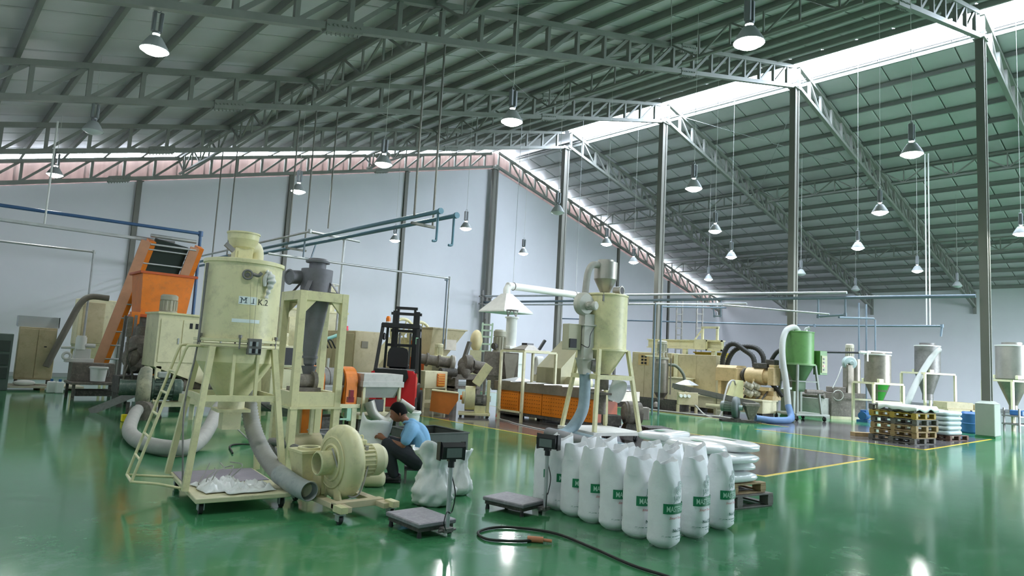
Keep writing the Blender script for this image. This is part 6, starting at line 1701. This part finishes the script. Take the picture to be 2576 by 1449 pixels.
def tank(loc, rz, R, z0, z1, zc, rc, label, m, mc, frame_z, fw_, fh=None, lid=True):
    T = thing('steel_hopper', label, 'hopper', loc, rz)
    MB().lathe([(R, z0), (R, z1), (R * .97, z1 + .02), (R * .62, z1 + .05), (R * .62, z1 + .12), (0, z1 + .13)], n=34).build('tank_body', m, T)
    MB().lathe([(rc, zc), (R, z0)], n=32).cyl((0, 0, zc - .25), (0, 0, zc), rc, n=18).build('cone', mc, T)
    if lid: MB().lathe([(R + .015, z1 - .02), (R + .02, z1 + .015), (R, z1 + .02)], n=34, caps=False).build('lid_ring', white, T)
    f = MB()
    for s in (-1, 1): f.box(-fw_, s * fw_ - .03, frame_z - .07, fw_, s * fw_ + .03, frame_z).box(s * fw_ - .03, -fw_, frame_z - .07, s * fw_ + .03, fw_, frame_z)
    f.build('top_frame', cream2, T)
    for sx in (-1, 1):
        for sy in (-1, 1): MB().box(sx * fw_ - .04, sy * fw_ - .04, 0, sx * fw_ + .04, sy * fw_ + .04, frame_z - .07).build('leg', cream2, T)
    if fh:
        f = MB()
        for s in (-1, 1): f.box(-fw_, s * fw_ - .025, fh, fw_, s * fw_ + .025, fh + .06)
        f.build('lower_rail', cream2, T)
    for a in range(3): MB().cbox((R * cos(a * 2.1 - 2), R * sin(a * 2.1 - 2), z0 + .05), (.18, .12, .14), .01).build('support_lug', mat('pale_lug', '#d9d8b5', .5), T)
    return T
t6 = tank((25.5, 8.75, 0), radians(-35), .42, 1.40, 2.36, .74, .16, 'steel hopper with green patch in its cone behind the stacked pallets', stain, stain, 1.40, .55, .72)
MB().lathe([(.30, 1.08), (.40, 1.36)], n=40, caps=False).xf(Matrix.Scale(1.0, 4)).build('weld_band', stain, t6)
gpch = MB(); vs = []; fs = []
for i in range(7):
    a = radians(-125 + 10 * i)
    for z in (.78, 1.36):
        r_ = .16 + (.42 - .16) * (z - .74) / (1.40 - .74) + .004
        vs.append((r_ * cos(a), r_ * sin(a), z))
for i in range(6): fs.append((2 * i, 2 * i + 2, 2 * i + 3, 2 * i + 1))
gpch.add(vs, fs, True).build('green_patch', mat('bright_green_sheet', '#3f9a3a', .4), t6)
MB().cyl((-.3, 0, 2.42), (-.75, -.1, 2.42), .05, n=12).bar((-.7, -.45, 2.45), (.2, -.45, 2.45), .05).bar((-.7, -.45, 2.1), (-.7, -.45, 2.45), .04).build('lid_bracket', white, t6)
tank((31.0, 8.75, 0), radians(-35), .46, 1.88, 2.96, 1.02, .2, 'plain grey steel hopper with a long slanting grey hose', greymet, greymet, 1.88, .66)
single('slanting_hose', MB().tube([(31.0, 8.35, 2.82), (30.85, 8.35, 2.80), (30.7, 8.45, 2.6), (30.2, 8.8, 1.7), (29.7, 9.0, .9), (29.5, 9.1, .4)], .12, n=14), mat('pale_grey_hose', '#a7aaa6'), 'long pale hose slanting down from the plain grey hopper', 'hose')
tank((29.3, 5.6, 0), radians(-35), .50, 1.78, 2.95, .85, .13, 'broad steel hopper behind the column with white plinth at the frame edge', steel, stain, 1.74, .62)
T = thing('dryer_tower', 'grey twin tube dryer tower with small fan and motor beside the green hopper', 'dryer', (26.0, 9.85, 0), radians(-35))
MB().box(-.26, -.2, .35, .02, .1, 2.0, .03).cyl((.2, .05, .35), (.2, .05, 2.2), .2, n=22).build('tower_tube', stain, T)
MB().lathe([(0, -.1), (.2, -.1), (.25, -.05), (.25, .06), (0, .08)], c=(-.1, -.08, 2.05), axis=(.3, 1, 0), n=26).build('fan_housing', mat('pale_blue_grey', '#9fb0ae'), T)
motor(T, (-.1, -.16, 2.05), (-.4, -1, 0), .08, .2, mat('pale_blue_grey', '#9fb0ae'))
motor(T, (.0, .05, 2.25), (0, 0, 1), .14, .5, mat('warm_grey_motor', '#a9a593'))
MB().box(-.95, -.3, .10, .4, .3, .95, .01).box(-.85, -.2, .95, -.3, .2, 1.15, .02).build('grey_base', dusty, T)
MB().torus((-.7, -.32, .85), .18, .015, (.2, 1, 0), 20, 5).tube([(-.9, -.3, 1.1), (-.7, -.3, 1.5), (-.55, -.3, 1.9)], .015, n=6).build('hose_coil', whitedust, T)
MB().box(-.95, -.3, 0, .4, .3, .1).build('plinth', cream2, T)
T = thing('blue_valve', 'small blue motor valve on the floor between dryer tower and steel hopper', 'valve', (25.1, 9.05, 0))
MB().box(-.22, -.18, 0, .22, .18, .08).cyl((-.2, 0, .22), (.2, 0, .22), .14, n=18).box(-.1, -.1, .3, .1, .1, .42, .01).build('valve_body', bluep, T)
bucket((24.9, 8.55, 0), .2, .46, 'white bucket under the steel hopper frame by the stacked pallets')
T = thing('white_duct_housing', 'low white machine with round pipe behind the green hopper trolley', 'machine', (24.8, 10.75, 0))
MB().box(-.3, -.5, .1, .3, .5, .72, .01).box(-.35, -.55, 0, .35, .55, .1).build('housing', mat('dusty_grey_white', '#a9a9a2', .6, var=.1, dirt='#77756f', dirt_amt=.5), T)
MB().cyl((-.2, -.55, .80), (-.2, .5, .80), .09, n=14).build('round_pipe', dusty, T)
T = thing('low_cream_machine', 'low cream granulating machine behind the pallet stack', 'machine', (30.2, 7.4, 0), radians(-35))
MB().box(-.9, -.4, .15, 1.0, .4, .55, .01).box(-.9, -.35, .55, .2, .35, .8, .01).box(.3, -.3, .55, .8, .3, .75, .02).build('housing', tan, T)
for q in range(3): MB().cyl((.1 + .3 * q, -.45, .4), (.1 + .3 * q, -.4, .4), .12, n=14).build('hand_wheel', ochre, T)
for x in (-.8, .9): MB().box(x - .05, -.4, 0, x + .05, .4, .15).build('foot', darkdusty, T)
T = thing('low_trolley', 'low dark steel trolley with blue tubs beyond the white plinth', 'trolley', (28.5, 5.1, 0), radians(-35))
MB().box(-.6, -.35, .22, .7, .35, .27).box(-.6, -.35, .5, .7, .35, .54).build('shelf', greymet, T)
for x in (-.55, .65):
    for y in (-.3, .3): MB().box(x - .025, y - .025, 0, x + .025, y + .025, .78).build('leg', greymet, T)
MB().box(-.4, -.25, .54, -.05, .25, .72, .02).box(.1, -.25, .54, .5, .25, .72, .02).build('blue_tub', bluep, T)
T = thing('blue_drum', 'blue plastic drum standing behind the sack pallet', 'drum', (24.9, 5.85, 0))
MB().lathe([(.24, 0), (.27, .05), (.27, .28), (.28, .30), (.27, .32), (.27, .6), (.22, .66), (0, .67)], n=24).build('drum_body', bluep, T)
MB().cyl((.08, 0, .66), (.08, 0, .70), .03, n=10).build('bung', blackp, T)

# ---------------------------------------------------------------- pallets stacked beside the plinth column
ys_ = [(woodd, 'lowest pallet of the stack by the plinth column, weathered grey'), (woodp, 'second pallet up in the stack by the plinth column, pale edge'), (woodp, 'third pallet up in the stack, brown end blocks'),
       (woodd, 'fourth pallet up in the stack, weathered grey'), (woody, 'fifth pallet up in the stack, with a yellow painted plank'), (woodd, 'topmost pallet of the stack, under the white sheet')]
for k, (m_, lb) in enumerate(ys_):
    pallet((18.75 + .03 * sin(k * 3), 5.85 + .03 * cos(k * 5), .15 * k), radians(-12 + 2 * sin(k * 2)), m_, lb, wd=.95, ln=1.15, h=.15)
cl = MB(); vs = []; fs = []; n = 22
for j in range(n + 1):
    for i in range(n + 1):
        x, y = -.55 + 1.06 * i / n, -.66 + 1.0 * j / n
        x += .05 * noise.noise((y * 4, 1, 0)); y += .06 * noise.noise((x * 4, 5, 0))
        ov = max(0, -.485 - x, -.59 - y, x - .485)
        vs.append((x if ov == 0 else max(-.505, min(.505, x)), max(y, -.605), .010 + .045 * abs(noise.noise((x * 3, y * 3, 7))) * (ov == 0) - ov * 1.6))
for j in range(n):
    for i in range(n):
        a = j * (n + 1) + i; fs.append((a, a + 1, a + n + 2, a + n + 1))
cl.add(vs, fs, True)
c_ = single('white_sheet', cl, wetsack, 'white plastic sheet spread over the topmost stacked pallet', 'sheet', loc=(18.75, 5.85, .902), rz=radians(-12))
sf = c_.modifiers.new('thick', 'SOLIDIFY'); sf.thickness = .003; sf.offset = 1
T = thing('long_board', 'pale board lying across the floor behind the stacked pallets', 'board', (19.2, 6.75, 0), radians(-40))
MB().box(-.5, -.12, 0, .4, .12, .10).build('plank', woodp, T)
pallet((21.2, 5.75, 0), radians(-12), mat('dark_red_brown_wood', '#6a5146', .8, var=.2, scale=6), 'dark brown pallet carrying the pile of pale blue sacks', wd=.95, ln=1.1, h=.14)
bluesack = mat('pale_blue_grey_sack', '#b9c6c9', .5, var=.06, scale=6)
for k in range(5):
    for q in range(2):
        lying_sack((21.2 + (.22 if q else -.22) * cos(radians(-12)), 5.72 + (.24 if q else -.24), .14 + .125 * k), radians(-12 + 3 * sin(k)), .86, .47, .14, 11 + 2.3 * k + q,
                   ['pale blue grey sack in the lowest layer', 'pale blue grey sack in the second layer', 'pale blue grey sack in the third layer', 'pale blue grey sack in the fourth layer', 'pale blue grey sack in the top layer'][k] + [' of the pile, nearer the camera', ' of the pile, farther one'][q],
                   'pale blue sacks piled on the brown pallet', False, bluesack)
# bags at the frame corners
heap_sack((3.95, .62, 0), [(.2, 0), (.30, .05), (.28, .14), (.2, .22), (.08, .25)], 'crumpled pale plastic bag at the bottom corner of the view', 3)
heap_sack((.62, 3.45, 0), [(.06, 0), (.09, .03), (.08, .07), (.03, .10)], 'small white scrap bag at the lower edge of the floor', 4)
# ================================================================ overhead pipes, trays and hangers
def run(name, pts, r, m, label, cat, group=None, n=8, hang=None, elbow=True):
    T = thing(name, label, cat, (0, 0, 0), 0, group)
    P = [Vector(p) for p in pts]
    mb = MB()
    for a, b in zip(P, P[1:]): mb.cyl(a, b, r, n=n)
    if elbow:
        for p in P[1:-1]: blob(mb, p, r * 1.35, 10, 8)
    mb.build('pipe', m, T)
    if elbow and len(P) > 1:
        for p in P[1:-1]: MB().cyl(p - V(0, 0, r * 1.6), p + V(0, 0, r * 1.6), r * 1.5, n=10).build('fitting', m, T)
    for h in (hang or []):
        h = Vector(h); zt = zl(h.x) if h.x < 24 else zr(h.x)
        MB().cyl(h, (h.x, h.y, zt + .02), .022, n=6).build('hanger_rod', colpaint, T)
    return T
tealp = mat('teal_blue_pipe', '#587f91', .4, var=.08)
steelblue = mat('blue_grey_conduit', '#6b7a86', .4, .2, var=.08)
Y0, Y1, Y2, Y3, Y4 = ROWS[3], ROWS[4], ROWS[5], 0, 0
bp1 = run('blue_pipe', [(7.3, 28.2, 4.25), (7.3, 10.2, 4.25)], .045, tealp, 'upper one of two parallel teal blue pipes slung below the truss line', 'pipe', 'twin blue pipes', hang=[(7.24, ROWS[3], 4.25), (7.24, ROWS[4], 4.25), (7.24, ROWS[5], 4.25)])
bp2 = run('blue_pipe', [(7.52, 28.2, 4.18), (7.52, 9.98, 4.18)], .045, tealp, 'lower one of two parallel teal blue pipes slung below the truss line', 'pipe', 'twin blue pipes', hang=[(7.7, ROWS[3], 4.1), (7.7, ROWS[4], 4.1), (7.7, ROWS[5], 4.1)])
for bp, x, y, z in ((bp1, 7.3, 10.28, 4.25), (bp2, 7.52, 10.06, 4.18)):
    MB().tube([(x, y, z), (x, y, z - .50), (x - .02, y, z - .57), (x - .09, y, z - .58)], .024, n=8, sm=3).build('hooked_drop', tealp, bp)
    MB().cyl((x, y - .1, z), (x, y - .05, z), .06, n=12).build('end_cap', tealp, bp)
for k in (3, 4, 5):
    T = thing('pipe_cradle', 'flat grey cradle bar carrying the twin blue pipes, %s end' % {3: 'near the hooked', 4: 'in the middle, far from either', 5: 'towards the gable wall'}[k], 'bracket', (7.45, ROWS[k], 4.07), group='pipe cradles')
    MB().box(-.26, -.03, 0, .3, .03, .05).build('cross_bar', colpaint, T)
run('cable_conduit', [(7.0, 28.2, 4.32), (7.0, 15.1, 4.32), (8.35, 15.1, 4.28)], .03, galv, 'grey conduit turning a corner above the blue pipes', 'conduit')
run('cable_conduit', [(8.4, 18.0, 4.84), (9.45, 18.0, 4.82), (9.42, 18.0, .0)], .04, galv, 'grey conduit coming down to the filter unit by the cyclone', 'conduit', hang=[(8.4, 17.0, 4.84)])
run('water_pipe', [(6.4, 16, 3.76), (11.95, 16, 3.82), (11.95, 16, 1.7)], .03, galv, 'long silver water pipe running level then dropping behind the forklift', 'pipe')
run('air_pipe', [(11.7, 15.9, 3.74), (11.78, 15.9, 3.74), (11.78, 15.9, 1.6)], .022, steelblue, 'slim blue grey drop pipe next to the silver one', 'pipe')
run('drop_pipe', [(7.3, 16.0, 4.22), (7.3, 16.0, 3.78)], .022, steelblue, 'short blue drop from the twin pipes, nearer the hopper', 'pipe')
run('drop_pipe', [(7.75, 16.3, 4.22), (7.6, 16.2, 3.8)], .022, steelblue, 'short blue drop from the twin pipes, farther one', 'pipe')
navy = mat('navy_blue_pipe', '#3d5f87', .4, var=.08)
run('navy_pipe', [(-.7, 20.2, 4.52), (6.06, 20.2, 4.62), (6.08, 20.2, 2.0)], .045, navy, 'navy blue pipe along the wall dropping beside the orange conveyor', 'pipe')
T = thing('cable_tray', 'pale steel cable tray ending above the orange conveyor', 'cable tray', (0, 0, 0))
MB().bar((-.7, 20, 4.16), (5.05, 20, 4.20), .16, .07, (0, 0, 1)).build('tray', galv, T)
MB().bar((4.3, 20.05, 4.24), (5.35, 20.05, 4.24), .12, .05, (0, 0, 1)).build('tray_end', greymet, T)
MB().cyl((2.33, 20, 4.2), (2.33, 20, zl(2.33) + .3), .025, n=6).build('hanger_rod', white, T)
run('silver_conduit', [(-.7, 22.3, 3.87), (3.85, 22.3, 3.93), (3.85, 22.3, 1.1)], .03, galv, 'silver conduit level along the wall then dropping to the dust collector', 'conduit')
# ridge line services
X1 = 23.3
run('service_pipe', [(X1, 28.2, 4.83), (X1, 8.95, 4.35)], .05, galv, 'upper grey service pipe passing the ridge columns', 'pipe')
run('service_pipe', [(X1, 28.2, 4.50), (X1, 5.3, 4.12)], .055, steelblue, 'blue grey main pipe passing the ridge columns', 'pipe')
run('service_pipe', [(X1 - .1, 28.1, 4.34), (X1 - .1, 12.5, 4.05)], .04, galv, 'lowest grey service pipe passing the ridge columns', 'pipe')
T = thing('tray_bracket', 'grey wall bracket with cables at the gable column', 'bracket', (23.45, 28.0, 4.2))
MB().box(-.5, -.1, .55, .4, .0, .62).box(-.5, -.1, .15, .4, 0, .22).box(-.35, -.12, -.05, -.25, 0, .95).box(-.05, -.12, -.6, .05, 0, .7).build('bracket_bars', greymet, T)
for k, (x, y) in enumerate(((24.75, 16.45), (24.75, 15.45))):
    T = thing('ladder_mast', 'grey ladder-like cable mast rising from the tan cabinets, ' + ('first' if k == 0 else 'second') + ' from the cream silo', 'mast', (x, y, 0), radians(-30))
    for s in (-1, 1): MB().box(s * .13 - .025, -.03, 1.7, s * .13 + .025, .03, 4.4).build('mast_rail', greymet, T)
    for z in range(8): MB().box(-.11, -.02, 2.0 + .3 * z, .11, .02, 2.05 + .3 * z).build('mast_rung', greymet, T)
    MB().box(-.2, -.15, 0, .2, .15, 1.7, .01).build('mast_pedestal', cream2, T)
run('blue_drop', [(17.6, 12.6, 3.52), (17.6, 12.6, .0)], .03, steelblue, 'slim blue grey vertical pipe by the mixing tank, first of a pair', 'pipe', 'pair of vertical pipes by the mixing tank')
run('blue_drop', [(17.8, 12.5, 3.48), (17.8, 12.5, .0)], .03, steelblue, 'slim blue grey vertical pipe by the mixing tank, second of a pair', 'pipe', 'pair of vertical pipes by the mixing tank')
run('branch_pipe', [(17.6, 12.6, 3.52), (23.0, 13.4, 4.0), (23.0, 9.4, 3.6)], .03, galv, 'thin silver branch pipe running from the vertical pair towards the green hopper', 'pipe')
run('branch_pipe', [(17.8, 12.5, 3.44), (23.1, 13.3, 3.9)], .03, steelblue, 'thin blue branch pipe just below the silver branch', 'pipe')
run('hook_pipe', [(23.3, 14.0, 4.3), (23.3, 13.9, 3.6), (23.25, 13.6, 3.6), (23.25, 13.6, 4.2)], .03, steelblue, 'U-shaped blue drop on the main pipe between the middle columns', 'pipe')
run('hook_pipe', [(23.3, 9.9, 4.2), (23.3, 9.9, 3.55), (23.3, 9.0, 3.6), (23.3, 9.0, 4.2)], .035, steelblue, 'U-shaped blue drop on the main pipe beyond the green hopper column', 'pipe')
run('far_pipe', [(30, 28.54, 4.14), (30, 12.9, 3.72), (30, 7.95, 3.71), (30, 8.0, 3.3)], .04, steelblue, 'long thin pipe crossing in front of the far wall with a short end drop', 'pipe')
T = thing('pipe_hanger', 'white hanger rods dropping from the roof to the far thin pipe', 'hanger', (30, 8.42, 3.71))
for d_ in (-.06, .06): MB().cyl((0, d_, 0), (0, d_, zr(30) - 3.7), .025, n=6).build('hanger_rod', white, T)
for k, (x, y, z0, z1) in enumerate(((27.2, 10.0, 2.3, 3.9), (27.25, 9.75, 2.35, 3.85), (27.3, 9.45, 1.0, 3.75))):
    run('riser_pipe', [(x, y, 0.0), (x, y, z1 + (.5 if k < 2 else 0))], .03, steelblue, 'thin vertical riser behind the dryer tower, ' + ('first', 'second', 'third and longest')[k], 'pipe', 'risers behind the dryer tower')
run('link_pipe', [(24.0, 10.3, 2.35), (25.3, 8.9, 2.42)], .035, blackp, 'dark level pipe linking green hopper and steel hopper', 'pipe')
run('feed_pipe', [(24.3, 9.6, 3.6), (27.3, 9.5, 3.8)], .035, steelblue, 'blue pipe rising across to the risers behind the dryer tower', 'pipe')
